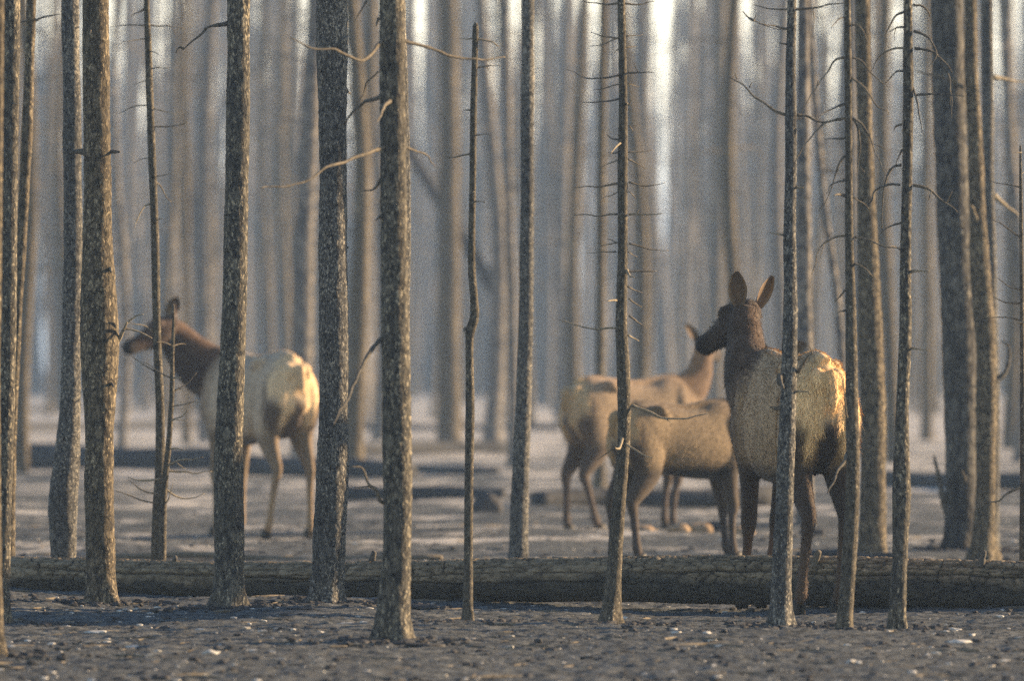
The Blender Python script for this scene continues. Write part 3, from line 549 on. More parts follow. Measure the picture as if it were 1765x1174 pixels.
# ------------------------------------------------------------------ fallen logs
def log_mesh(name, label, A, B, ra, rb, mat, group=None, fine=False, seed=0, k=None, step=None, sag=0.0):
    """A, B: ground points under the axis ends"""
    A, B = Vector(A), Vector(B); L = (B - A).length; c = (A + B) / 2; root_loc = Vector((c.x, c.y, 0))
    k = k or 40; step = step or .05; n = int(L / step)
    u = np.linspace(0, 1, n); ax = np.array(A)[None] * (1 - u)[:, None] + np.array(B)[None] * u[:, None]
    r = ra + (rb - ra) * u
    T = np.array((B - A).normalized()); S = np.array([0, 0, 1.0]); U = np.cross(S, T)
    ax[:, 2] += r * .93 + .02 * np.sin(u * 9 + seed) * (1 if fine else .6)
    ax += U[None] * (.05 * np.sin(u * 7 + seed))[:, None] * (1 if fine else 2)
    th = np.linspace(0, 2 * np.pi, k, endpoint=False)
    d = S[None, None, :] * np.cos(th)[None, :, None] + U[None, None, :] * np.sin(th)[None, :, None] * np.ones((n, 1, 1))
    l = (u * L)[:, None] * np.ones(k)[None]; R = r[:, None] * np.ones(k)[None]; TH = th[None, :] * np.ones((n, 1))
    pos = (ax[:, None, :] + d * R[:, :, None]).reshape(-1, 3)
    disp = R.ravel() * .05 * fbm(pos * 3.0, 2, seed); crack = np.zeros(n * k)
    if fine:
        # charred wood: blocks parted by cracks, a jittered cell pattern wrapped round the log
        def cells(cu, cv, sd):
            X = (l / cu).ravel() + .38 * vnoise(pos * 12, sd); Yc = (TH / (2 * np.pi)).ravel() * cv + .34 * vnoise(pos * 12 + 9, sd + 1)
            ix, iy = np.floor(X).astype(int), np.floor(Yc).astype(int); f1 = np.full(X.shape, 9.); f2 = f1.copy(); z = np.zeros_like(ix); hgt = np.zeros(X.shape)
            for a in (-1, 0, 1):
                for b in (-1, 0, 1):
                    jy = (iy + b) % cv; px = ix + a + .1 + .8 * _h(ix + a, jy, z, sd); py = iy + b + .1 + .8 * _h(ix + a, jy, z + 1, sd)
                    dd = np.hypot(X - px, Yc - py); hh = _h(ix + a, jy, z + 2, sd)
                    hgt = np.where(dd < f1, hh, hgt); f2 = np.where(dd < f1, f1, np.minimum(f2, dd)); f1 = np.minimum(f1, dd)
            return f2 - f1, hgt
        e1, h1 = cells(.088, 21, seed + 1); e2, h2 = cells(.030, 44, seed + 5)
        patch = np.clip(.55 + 1.0 * vnoise(pos * 3.4, seed + 8), 0.08, 1)
        c1 = np.exp(-(e1 / .10) ** 2); c2 = np.exp(-(e2 / .13) ** 2)
        disp += patch * (-.016 * c1 + .006 * (h1 - .5) - .004 * c2)
        lc = np.zeros(n * k)
        for (l0, l1, t0, t1, wd, dp, ph) in ((0, 2.3, -1.05, -1.35, .05, .030, 1.), (1.6, 4.2, -1.5, -1.75, .035, .018, 2.), (4.0, 7.6, -1.25, -1.05, .05, .028, 3.), (4.6, 8, -.62, -.80, .045, .022, 4.), (0.2, 3, -.55, -.45, .03, .010, 5.), (3, 6.2, -.35, -.5, .03, .010, 6.), (.4, 2.2, -.82, -.9, .02, .012, 7.), (2.0, 3.9, -.95, -.8, .02, .013, 8.), (3.4, 5.4, -.62, -.75, .018, .012, 9.), (1.1, 4.4, -1.25, -1.2, .02, .012, 10.), (5.0, 7.9, -.95, -.9, .02, .013, 11.), (.1, 2.6, -.25, -.2, .016, .009, 12.), (2.8, 5.0, -.12, -.2, .016, .009, 13.), (5.6, 8, -.35, -.3, .018, .010, 14.)):
            ll = l.ravel(); tt = (ll - l0) / (l1 - l0); ok = (tt > 0) & (tt < 1)
            tc = t0 + (t1 - t0) * tt + .05 * np.sin(ll * 5 + ph) + .03 * np.sin(ll * 17 + ph * 2)
            dt = (TH.ravel() - tc + np.pi) % (2 * np.pi) - np.pi
            g = np.exp(-(dt / wd) ** 2) * ok * np.minimum(1, np.minimum(tt, 1 - tt) * 9 + .0); lc = np.maximum(lc, g); disp -= dp * g
        crack = np.clip(np.maximum(patch * c1 * .9, lc) + patch * .3 * c2, 0, 1)
        disp += .0025 * vnoise(pos * 90, seed + 20)
    else:
        disp += R.ravel() * .05 * vnoise(pos * 14, seed + 2)
    pos = pos + d.reshape(-1, 3) * disp[:, None] - np.array(root_loc)[None]
    o = mesh_np(name, pos, ring_faces(n, k), M[mat]); o.location = root_loc
    if fine:
        at = o.data.attributes.new('crack', 'FLOAT', 'POINT'); at.data.foreach_set('value', crack.astype(np.float32))
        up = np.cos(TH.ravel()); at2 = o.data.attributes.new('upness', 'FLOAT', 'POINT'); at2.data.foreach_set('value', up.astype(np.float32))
    tag(o, label, 'log', group)
    return o
def log_mat():
    m, nt, b = new_mat('charred_log_wood'); L = nt.links.new
    g = nt.nodes.new('ShaderNodeTexCoord')
    a1 = nt.nodes.new('ShaderNodeAttribute'); a1.attribute_name = 'crack'; a2 = nt.nodes.new('ShaderNodeAttribute'); a2.attribute_name = 'upness'
    mp = N(nt, 'ShaderNodeMapping'); mp.inputs['Scale'].default_value = (.35, 1, 1); L(g.outputs['Object'], mp.inputs[0])
    n1 = N(nt, 'ShaderNodeTexNoise', Scale=26.0, Detail=6.0, Roughness=.7); L(mp.outputs[0], n1.inputs['Vector'])
    n2 = N(nt, 'ShaderNodeTexNoise', Scale=3.2, Detail=4.0); L(g.outputs['Object'], n2.inputs['Vector'])
    wood = mixc(nt, ramp(nt, n1.outputs[0], [(.35, 0.0), (.66, 1.0)]), (.085, .070, .048), (.29, .24, .165))
    char = mixc(nt, ramp(nt, n1.outputs[0], [(.35, 0.0), (.7, 1.0)]), (.022, .022, .022), (.085, .08, .065))
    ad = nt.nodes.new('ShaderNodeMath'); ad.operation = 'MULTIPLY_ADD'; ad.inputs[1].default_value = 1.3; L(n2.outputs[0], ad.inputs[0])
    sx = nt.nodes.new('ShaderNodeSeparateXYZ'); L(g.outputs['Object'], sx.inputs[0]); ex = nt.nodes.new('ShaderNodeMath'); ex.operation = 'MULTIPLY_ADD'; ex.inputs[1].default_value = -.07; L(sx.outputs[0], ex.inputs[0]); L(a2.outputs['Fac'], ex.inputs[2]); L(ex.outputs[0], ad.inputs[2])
    c = mixc(nt, ramp(nt, ad.outputs[0], [(.62, 1.0), (1.35, 0.0)]), wood, char)  # real char plus painted light: tan top, darkening towards the underside
    c = mixc(nt, a1.outputs['Fac'], c, (.012, .012, .012)); L(c, b.inputs['Base Color'])
    bp = N(nt, 'ShaderNodeBump', Strength=.5, Distance=.005); L(n1.outputs[0], bp.inputs['Height']); L(bp.outputs[0], b.inputs['Normal'])
    return m
M['log'] = log_mat()
M['log_far'] = plain('scorched_log_wood', (.018, .02, .024), (.065, .066, .068), 12)
A = W(20, 1023, depth_of(1023) + .10); B = W(1765, 1056, depth_of(1055) + .13); A.z = B.z = 0; dv = (B - A).normalized()
main_log = log_mesh('fallen_log', 'long charred log with cracked alligator skin lying across the whole foreground', A, B + dv * 2.2, .107, .150, 'log', fine=True, seed=3, k=120, step=.008)
def on_log(px, up):
    best = None
    for i in range(400):
        q = A.lerp(B + dv * 2.2, i / 399); x = (px - CX) * q.y / F_PX
        if best is None or abs(q.x - x) < best[0]: best = (abs(q.x - x), q, i / 399)
    r = .107 + .043 * best[2]; return best[1] + Vector((0, -r * math.cos(up), r * (.93 + math.sin(up)))), r
for px_, up_, rad_, L_, mt_ in ((1133, .95, .026, .035, 'twig'), (640, 1.2, .016, .05, 'twig_dark'), (1405, 1.1, .018, .07, 'twig'), (300, .9, .014, .04, 'twig_dark'), (1690, 1.3, .015, .06, 'twig_dark')):
    p_, r_ = on_log(px_, up_); p_ = p_ - main_log.location; d_ = Vector((.25, -math.cos(up_), math.sin(up_))).normalized()
    V, F = stick_arrays([(*(p_ - d_ * .03), rad_ * 1.25), (*(p_ + d_ * L_ * .4), rad_), (*(p_ + d_ * L_), rad_ * .8), (*(p_ + d_ * (L_ + .002)), rad_ * .45)], 14, .006, int(px_), .003)
    mesh_np('branch_stub', V, F, M[mt_], parent=main_log)
def px_log(label, x0, y0, x1, y1, w0, w1, seed, group='fallen logs lying behind the elk', mat='log_far'):
    D0, D1 = depth_of(y0), depth_of(y1); a, b = W(x0, y0, D0), W(x1, y1, D1); a.z = b.z = -.01
    log_mesh('fallen_log', label, a, b, w0 * D0 / F_PX / 2, w1 * D1 / F_PX / 2, mat, group, seed=seed, k=18, step=.12)
px_log('thin brownish log lying just behind the left part of the charred log', 195, 962, 760, 966, 11, 9, 31, mat='twig')
px_log('thick blurred log behind the bare saplings, running to the feeding elk chest', 20, 808, 395, 812, 46, 40, 32)
px_log('blurred log passing behind the feeding elk legs', 400, 822, 700, 826, 40, 32, 33)
px_log('dark narrow log left of the snapped sapling, behind the nearest thick trunk', 590, 860, 870, 862, 24, 24, 34)
px_log('far dark log at the clearing edge left of the snapped sapling', 590, 785, 860, 781, 22, 24, 35)
px_log('far thin log between the narrow log and the pale clearing', 420, 800, 868, 822, 17, 18, 36)
px_log('dark log running behind the legs of the hindmost elk and the calf', 915, 876, 1330, 872, 32, 36, 37)
px_log('far log passing left of the hindmost elk legs', 600, 742, 960, 744, 12, 14, 38)
px_log('far log lying right of the slim trunk with hooped branches', 1500, 838, 1800, 846, 28, 30, 39)
px_log('farthest log in the pale clearing behind the two bare saplings', 40, 742, 420, 736, 14, 13, 40)
px_log('far pale log behind the calf belly', 1090, 822, 1320, 816, 20, 20, 41)
px_log('distant log in the clearing near the left edge', -10, 712, 230, 708, 11, 11, 42)
px_log('low log behind the big elk hind legs', 1390, 962, 1560, 966, 16, 14, 43)

# ------------------------------------------------------------------ chunks, stones, stumps
def lump_arrays(c, s, seed, n=1):
    import bmesh
    bm = bmesh.new(); bmesh.ops.create_icosphere(bm, subdivisions=n, radius=1.0)
    V = np.array([v.co[:] for v in bm.verts]); F = [tuple(v.index for v in f.verts) for f in bm.faces]; bm.free()
    V = V * (1 + .35 * vnoise(V * 1.7 + seed * 3.1, seed))[:, None] * np.array(s)[None]
    return V + np.array(c)[None], F
_ico = {}
def scatter(name, count, fn, mat, label, cat, seed):
    if 1 not in _ico: _ico[1] = lump_arrays((0, 0, 0), (1, 1, 1), 1, 1)
    r = np.random.default_rng(seed); Vb, Fb = _ico[1]; Fb = np.array(Fb); Vs, Fs = [], []
    for i in range(count):
        x, y, s3 = fn(r); a = r.uniform(0, 6.28); c_, s_ = math.cos(a), math.sin(a)
        V = Vb * (1 + r.uniform(-.35, .35, (len(Vb), 1))) * s3
        V = np.stack([V[:, 0] * c_ - V[:, 1] * s_, V[:, 0] * s_ + V[:, 1] * c_, V[:, 2]], 1)
        V += np.array([x, y, float(gh(x, y)) + s3[2] * .35]); Vs.append(V); Fs.append(Fb + i * len(Vb))
    tag(mesh_np(name, np.vstack(Vs), np.vstack(Fs), mat, smooth=False), label, cat, kind='stuff')
def near_xy(r, y0, y1):
    D = 1 / r.uniform(1 / y1, 1 / y0); return r.uniform(-.085, .085) * D, D
BASES = [(o.location.x, o.location.y) for o in bpy.data.objects if o.type == 'EMPTY' and o.name.startswith(('burnt_pine', 'dead_sapling')) and o.location.y < 52]
def f_dark(r):
    if r.random() < .30:
        bx, by = BASES[r.integers(len(BASES))]; a = r.uniform(0, 6.28); d = .09 + abs(r.normal(0, .16)); s = .008 + .016 * r.random() ** 2
        return bx + math.cos(a) * d, by + math.sin(a) * d, np.array([s * 1.5, s, s * .7])
    x, y = near_xy(r, 28.5, 70); s = .0045 + .022 * r.random() ** 6; return x, y, np.array([s * 1.4, s, s * .65])
def f_pale(r):
    x, y = near_xy(r, 28.5, 60); s = .005 + .016 * r.random() ** 4; return x, y, np.array([s * 1.5, s, s * .5])
scatter('charcoal_rubble', 9500, f_dark, M['chunk_dark'], 'crumbs of charcoal strewn over the ash', 'rubble', 1)
scatter('pale_gravel', 1800, f_pale, M['stone'], 'small pale pebbles strewn over the ash', 'gravel', 2)
def f_twig(r):
    x, y = near_xy(r, 30, 62); s = .015 + .13 * r.random() ** 3; w = .0025 + s * .045; return x, y, np.array([s, w, w])
scatter('twig_litter', 1500, f_twig, M['twig'], 'fallen bits of twig strewn over the ash', 'litter', 3)
def px_stone(name, label, px, py, w, h, mat, seed, cat='stone', group=None):
    D = depth_of(py); s = F_PX / D; p = W(px, py, D)
    V, F = lump_arrays((0, 0, 0), (w / s / 2, w / s / 2 * .8, h / s * .55), seed, 3)
    V[:, 2] += h / s * .35
    o = mesh_np(name, V, F, M[mat]); o.location = (p.x, p.y, float(gh(p.x, p.y)) - .005); tag(o, label, cat, group)
for i, (px, py, w, h, lab) in enumerate([
        (166, 1082, 42, 7, 'flat pale stone below the thick brown trunk'), (362, 1128, 28, 12, 'pale rounded stone at the bottom below the straight dark trunk'),
        (232, 1110, 34, 6, 'small flat stone between the thick brown trunk and the pale rounded stone'), (1650, 1107, 44, 7, 'flat pale stone lying at the lower right below the fallen log'),
        (1218, 1100, 16, 9, 'small pale stone below the fallen log left of the big elk legs'), (608, 1076, 50, 4, 'long flat pale chip between the speckled and the nearest thick trunk'),
        (1645, 1085, 24, 10, 'small grey stone above the flat pale stone at the lower right'), (118, 1076, 16, 7, 'small stone left of the flat pale one below the thick brown trunk')]):
    px_stone('pale_stone', lab, px, py, w, h, 'stone', 70 + i)
px_stone('charred_stump', 'rounded dark burnt stump right of the snapped sapling in the blurred distance', 842, 888, 54, 44, 'chunk_dark', 80, 'stump')
px_stone('charred_stump', 'low dark burnt mound in the smoke near the left edge', 66, 662, 36, 22, 'chunk_dark', 81, 'stump')
px_stone('charred_stump', 'dark burnt lump beyond the saplings left of the hindmost elk', 790, 740, 42, 20, 'chunk_dark', 82, 'stump')
for i, (px, py, w, h, mt, lab) in enumerate([
        (1202, 918, 46, 20, 'chunk_tan', 'scorched orange brown chunk right of the hindmost elk front feet'), (1240, 915, 50, 22, 'chunk_dark', 'dark burnt chunk between two scorched brown chunks'),
        (1282, 920, 36, 18, 'chunk_tan', 'scorched brown chunk left of the big elk front leg'), (1170, 925, 40, 16, 'chunk_tan', 'low tan chunk just right of the hindmost elk front feet'),
        (1110, 922, 46, 12, 'chunk_tan', 'flat tan chunk left of the hindmost elk front feet'), (1400, 918, 40, 16, 'chunk_dark', 'dark chunk behind the big elk hock')]):
    px_stone('wood_chunk', lab, px, py, w, h, mt, 90 + i, 'wood chunk')
for i, (px, py, w, h, lab) in enumerate([(730, 1050, 46, 12, 'dark bark slab right of the nearest thick trunk foot, near the log'), (735, 1112, 70, 10, 'dark burnt root running right from the nearest thick trunk foot'),
        (620, 1108, 40, 10, 'dark burnt root left of the nearest thick trunk foot'), (515, 1058, 50, 9, 'dark flat slab left of the pale speckled trunk foot')]):
    px_stone('bark_slab', lab, px, py, w, h, 'chunk_dark', 110 + i, 'bark piece')

# ------------------------------------------------------------------ elk
def elk_mats():
    m, nt, b = new_mat('elk_coat'); a = nt.nodes.new('ShaderNodeAttribute'); a.attribute_name = 'coat'
    g = nt.nodes.new('ShaderNodeTexCoord'); n = N(nt, 'ShaderNodeTexNoise', Scale=38.0, Detail=5.0, Roughness=.7)
    mp = N(nt, 'ShaderNodeMapping'); mp.inputs['Scale'].default_value = (.6, 1.5, .6); nt.links.new(g.outputs['Object'], mp.inputs[0]); nt.links.new(mp.outputs[0], n.inputs['Vector'])
    c = mixc(nt, ramp(nt, n.outputs[0], [(.3, .55), (.7, 1.0)]), (0, 0, 0), a.outputs['Color'])
    nt.links.new(c, b.inputs['Base Color']); b.inputs['Roughness'].default_value = .8
    b.inputs['Sheen Weight'].default_value = .15
    bp = N(nt, 'ShaderNodeBump', Strength=.2, Distance=.006); nt.links.new(n.outputs[0], bp.inputs['Height']); nt.links.new(bp.outputs[0], b.inputs['Normal'])
    m2, nt2, b2 = new_mat('elk_fur'); a2 = nt2.nodes.new('ShaderNodeAttribute'); a2.attribute_name = 'coat'
    nt2.links.new(a2.outputs['Color'], b2.inputs['Base Color']); b2.inputs['Roughness'].default_value = .7
    m3, nt3, b3 = new_mat('elk_eye'); b3.inputs['Base Color'].default_value = (.008, .006, .005, 1); b3.inputs['Roughness'].default_value = .08; b3.inputs['Specular IOR Level'].default_value = .6
    m4, nt4, b4 = new_mat('elk_hoof'); b4.inputs['Base Color'].default_value = (.02, .018, .016, 1); b4.inputs['Roughness'].default_value = .5
    return m, m2, m3, m4
COAT, FUR, EYE, HOOF = elk_mats()
def ss(a, b, x): t = np.clip((x - a) / (b - a), 0, 1); return t * t * (3 - 2 * t)
def lerp(a, b, t): return np.asarray(a) * (1 - t)[:, None] + np.asarray(b) * t[:, None]

def loft(P, ref, k=28, n=None):
    """P rows: x,y,z, half width (side), half height (up)"""
    P = np.asarray(P, float); L = np.linalg.norm(np.diff(P[:, :3], axis=0), axis=1).sum()
    n = n or max(int(L / .012), 8); C = catmull(P, n); C[:, 3:] = np.maximum(C[:, 3:], .003)
    T, S, U = frames(C[:, :3], ref); a = np.linspace(0, 2 * np.pi, k, endpoint=False)
    V = C[:, None, :3] + S[:, None, :] * (np.cos(a)[None, :, None] * C[:, 3][:, None, None]) + U[:, None, :] * (np.sin(a)[None, :, None] * C[:, 4][:, None, None])
    return V.reshape(-1, 3), ring_faces(n, k)

def body_colour(p, pal):
    x, y, z = p[:, 0], p[:, 1], p[:, 2]; ay = np.abs(y)
    c = np.tile(pal['flank'], (len(p), 1))
    c = lerp(c, pal['back'], ss(1.22, 1.36, z) * .7)
    c = lerp(c, pal['shoulder'], ss(.26, .50, x) * .9)
    c = lerp(c, pal['belly'], ss(.80, .70, z - .05 * x - pal.get('bz', 0)))
    # thighs: darker behind and inside, a dark edge round the pale rump
    c = lerp(c, pal['dark'], ss(-.50, -.60, x) * ss(1.04, .96, z))
    e0 = x + .16 * (1.25 - z)
    c = lerp(c, pal['dark'], np.exp(-((e0 + .555) / .035) ** 2) * ss(1.22, 1.05, z) * .85)
    rump = ss(-.54, -.59, x + .16 * (1.25 - z)) * ss(.93, 1.02, z)
    tong = ss(-.50, -.57, x) * ss(.74, .88, z) * ss(.035, .055, ay) * ss(.155, .115, ay)
    rump = np.maximum(rump * np.clip(ss(1.0, 1.1, z) + ss(.04, .06, ay) * ss(.19, .15, ay), 0, 1), tong)
    return lerp(c, pal['rump'], rump)
def leg_colour(p, pal, front):
    z = p[:, 2]; c = body_colour(p, pal)
    c = lerp(c, pal['leg'], ss(.86, .66, z)); c = lerp(c, pal['shank'], ss(.50, .30, z))
    return c
PAL = dict(flank=(.47, .335, .195), back=(.50, .36, .21), shoulder=(.15, .10, .065), belly=(.05, .036, .028), dark=(.035, .024, .018), rump=(.88, .60, .29), leg=(.055, .037, .026), shank=(.095, .062, .040),
           neck=(.034, .025, .020), head=(.062, .045, .034), muzzle=(.022, .018, .016), nape=(.105, .068, .044))
PAL_PALE = dict(PAL, dark=(.10, .072, .052), rump=(.78, .57, .33), flank=(.48, .385, .275), back=(.54, .43, .30), shoulder=(.22, .16, .11), neck=(.055, .038, .031), leg=(.20, .145, .09), shank=(.30, .21, .12), head=(.085, .055, .040), nape=(.13, .075, .045))
PAL_CALF = dict(PAL, bz=.05, flank=(.20, .148, .09), back=(.12, .082, .05), shoulder=(.135, .10, .068), belly=(.015, .013, .012), leg=(.075, .057, .042), shank=(.062, .048, .040), rump=(.42, .28, .14), dark=(.07, .05, .035), neck=(.085, .055, .038))
PAL_HIND = dict(PAL, flank=(.27, .20, .13), back=(.31, .21, .13), shoulder=(.17, .12, .078), leg=(.09, .068, .052), shank=(.08, .06, .048), neck=(.14, .09, .058), nape=(.30, .18, .09), dark=(.12, .085, .06), rump=(.52, .37, .20))

def build_elk(label, px, foot_py, ang, scale, neck, head, ears, legs, pal, voxel=.011, fur=30000, fur_len=1.0, dz_body=0.0, seed=0, width=1.0, belly=1.0, hip=1.0, thick=1.0, nbase=None, lat=1.0, rx=0.0):
    """ang: heading, degrees anticlockwise from +X; neck, head given in body coordinates"""
    D = depth_of(foot_py); loc = W(px, foot_py, D); root = empty('elk', (loc.x, loc.y, 0)); root.rotation_euler = (0, 0, math.radians(ang)); root.scale = (scale,) * 3
    parts = []
    wd = width
    torso = [(-.725, 0, 1.15, .02, .04), (-.71, 0, 1.15, .07 * hip, .11), (-.67, 0, 1.14, .125 * hip, .18), (-.59, 0, 1.11, .18 * hip, .24), (-.45, 0, 1.09, .215 * hip, .275), (-.25, 0, 1.05, .225 * wd, .29), (0, 0, 1.01, .25 * wd, .315 * belly),
             (.20, 0, 1.005, .25 * wd, .335 * belly), (.38, 0, 1.03, .225 * wd, .345), (.54, 0, 1.05, .18 * wd, .315), (.66, 0, 1.08, .12 * wd, .235), (.73, 0, 1.10, .06, .13), (.745, 0, 1.10, .02, .04)]
    V, F = loft(torso, (0, 0, 1), 40); parts.append((V, F, body_colour(V, pal)))
    ridge = [(-.62, 0, 1.325, .03, .03), (-.45, 0, 1.35, .04, .035), (-.25, 0, 1.335, .038, .03), (0, 0, 1.315, .035, .03), (.25, 0, 1.345, .04, .035), (.42, 0, 1.37, .04, .03), (.5, 0, 1.36, .02, .02)]
    V, F = loft(ridge, (0, 0, 1), 14); parts.append((V, F, body_colour(V, pal)))
    for sg in (-1, 1):
        for B_ in ([(-.42, .13 * hip * sg, 1.31, .03, .03), (-.34, .17 * hip * sg, 1.285, .05, .045), (-.25, .17 * wd * sg, 1.24, .02, .02)], [(-.60, .07 * hip * sg, 1.27, .03, .03), (-.675, .075 * hip * sg, 1.235, .04, .045), (-.70, .08 * hip * sg, 1.17, .02, .03)],
                   [(.44, .10 * wd * sg, 1.30, .03, .05), (.40, .165 * wd * sg, 1.15, .06, .09), (.44, .17 * wd * sg, 1.0, .05, .08), (.44, .15 * wd * sg, .9, .02, .03)]):
            V, F = loft(B_, (1, 0, .1), 14); parts.append((V, F, body_colour(V, pal)))
    tail = [(-.70, 0, 1.27, .035, .035), (-.735, 0, 1.21, .032, .03), (-.755, 0, 1.13, .026, .022), (-.76, 0, 1.06, .012, .01)]
    V, F = loft(tail, (1, 0, 0), 14); parts.append((V, F, np.tile(pal['rump'], (len(V), 1)) * .8))
    V, F = loft([(-.66, 0, .98, .04, .05), (-.60, 0, .93, .09, .11), (-.48, 0, .86, .11, .12), (-.36, 0, .82, .10, .10), (-.22, 0, .80, .06, .07), (-.18, 0, .80, .02, .03)], (0, 0, 1), 20); parts.append((V, F, np.tile(pal['dark'], (len(V), 1))))
    feet = []
    for li, (fx, fy, kx, ky) in enumerate(legs):       # fl, fr, hl, hr: foot offset and knee offset from the standing pose
        sgn = 1 if li in (0, 2) else -1; front = li < 2
        if front:
            J = [(.44, .11, 1.12, .075, .16), (.46, .125, .96, .085, .14), (.42, .125, .82, .066, .095), (.42, .12, .70, .050, .066), (.435, .115, .56, .040, .048), (.45, .115, .47, .039, .045), (.445, .115, .43, .036, .041),
                 (.435, .115, .36, .025, .030), (.43, .115, .20, .022, .027), (.43, .115, .125, .027, .033), (.435, .115, .09, .030, .034), (.455, .115, .055, .026, .030)]
            hoof = [(.455, .115, .055, .030, .038), (.465, .115, .025, .034, .046), (.47, .115, .0, .037, .052)]; kz, hz = .47, .05
        else:
            J = [(-.45, .08, 1.27, .06, .12), (-.47, .10, 1.16, .10, .20), (-.50, .115, 1.02, .112, .215), (-.48, .13, .89, .102, .185), (-.475, .132, .78, .082, .142), (-.52, .13, .68, .060, .098), (-.585, .125, .59, .045, .068), (-.635, .12, .515, .036, .052), (-.64, .12, .47, .034, .044),
                 (-.625, .12, .38, .026, .033), (-.61, .12, .20, .023, .029), (-.605, .12, .125, .028, .035), (-.60, .12, .09, .030, .034), (-.58, .12, .055, .026, .031)]
            hoof = [(-.58, .12, .055, .030, .038), (-.57, .12, .025, .034, .046), (-.565, .12, .0, .037, .052)]; kz, hz = .50, .05
        def bend(r):
            x, y, z, a, b = r
            g_ = 1 + (thick - 1) * min(1, max(0, (.8 - z) / .2)); a *= g_; b *= g_
            if z >= .95: return (x, sgn * y * lat, z, a, b)
            if z >= kz: t = (.95 - z) / (.95 - kz); ox, oy = kx * t, ky * t
            else: t = (kz - z) / kz; ox, oy = kx + (fx - kx) * t, ky + (fy - ky) * t
            return (x + ox, sgn * y * lat + oy, z, a, b)
        V, F = loft([bend(r) for r in J], (1, 0, 0), 20); parts.append((V, F, leg_colour(V, pal, front)))
        feet.append([bend(r) for r in hoof])
    N0 = [(.30, 0, 1.16, .12, .19), (.46, 0, 1.17, .125, .205)] if nbase is None else nbase
    NP = N0 + list(neck); V, F = loft(NP, (-.4, 0, 1) if neck[-1][2] > 1.2 else (0, 0, 1), 28)
    t = np.linspace(0, 1, len(V) // 28).repeat(28); dn = .5 + .5 * np.tile(np.sin(np.linspace(0, 2 * np.pi, 28, endpoint=False)), len(V) // 28)
    c = lerp(np.tile(pal['shoulder'], (len(V), 1)), pal['neck'], ss(.2, .45, t)); c = lerp(c, pal['nape'], ss(.55, .95, dn) * .75); parts.append((V, F, c))
    # head: from poll to nose
    hp, hd, hu = (np.array(v, float) for v in head); hd /= np.linalg.norm(hd); hs = np.cross(hu, hd); hs /= np.linalg.norm(hs); hu = np.cross(hd, hs)
    q = lambda f, u, w=0.0: hp + hd * f + hu * u + hs * w
    HL = [(-.075, -.03, .035, .04), (-.05, -.025, .066, .072), (0, -.015, .082, .088), (.06, -.02, .086, .102), (.12, -.035, .078, .100), (.19, -.045, .060, .078), (.26, -.055, .048, .061), (.33, -.062, .046, .055), (.375, -.066, .046, .052), (.405, -.068, .038, .042), (.42, -.07, .018, .022)]
    P = [(*q(f, u), w, h_) for f, u, w, h_ in HL]; V, F = loft(P, hu, 28)
    hx = (V - hp) @ hd; c = lerp(np.tile(pal['head'], (len(V), 1)), pal['muzzle'], ss(.25, .38, hx)); parts.append((V, F, c))
    for sg in (-1, 1):      # brow ridges, jaw
        V, F = loft([(*q(.06, .035, .050 * sg), .016, .016), (*q(.10, .040, .068 * sg), .024, .022), (*q(.145, .015, .058 * sg), .014, .014)], hu, 12); parts.append((V, F, np.tile(pal['head'], (len(V), 1))))
    V, F = loft([(*q(.02, -.09), .04, .03), (*q(.10, -.115), .045, .03), (*q(.25, -.105), .028, .02), (*q(.36, -.108), .030, .018), (*q(.385, -.105), .015, .01)], hu, 16); parts.append((V, F, np.tile(pal['muzzle'], (len(V), 1))))
    # join and rebuild as one continuous skin
    Vall, Fall, off = [], [], 0
    for V, F, c in parts: Vall.append(V); Fall += [tuple(i + off for i in f) for f in F]; off += len(V)
    Vall = np.vstack(Vall); Call = np.vstack([c for _, _, c in parts])
    tmp = mesh_np('tmp', Vall, Fall, COAT)
    md = tmp.modifiers.new('r', 'REMESH'); md.mode = 'VOXEL'; md.voxel_size = voxel
    sm = tmp.modifiers.new('s', 'SMOOTH'); sm.factor = .5; sm.iterations = 5
    dg = bpy.context.evaluated_depsgraph_get(); dg.update(); me = bpy.data.meshes.new_from_object(tmp.evaluated_get(dg)); bpy.data.objects.remove(tmp)
    nb = len(me.vertices); Vb = np.empty(nb * 3, np.float32); me.vertices.foreach_get('co', Vb); Vb = Vb.reshape(-1, 3).astype(float)
    Nb = np.empty(nb * 3, np.float32); me.vertices.foreach_get('normal', Nb); Nb = Nb.reshape(-1, 3).astype(float)
    kd = kdtree.KDTree(len(Vall))
    for i, v in enumerate(Vall): kd.insert(v, i)
    kd.balance(); Cb = np.zeros((nb, 3))
    for i, v in enumerate(Vb):
        w = 0; acc = np.zeros(3)
        for _, j, d in kd.find_n(v, 5): g = 1 / (d + .004) ** 2; acc += Call[j] * g; w += g
        Cb[i] = acc / w
    mott = 1 + .09 * fbm(Vb * 5.0 + seed, 3, seed + 1) + .10 * vnoise(Vb * np.array([18, 30, 18]), seed + 7); Cb *= np.clip(mott, .6, 1.4)[:, None]
    Fb = [tuple(p.vertices) for p in me.polygons]; mat_i = [0] * len(Fb)
    Vl, Fl, Cl = [Vb], list(Fb), [Cb]; off = nb
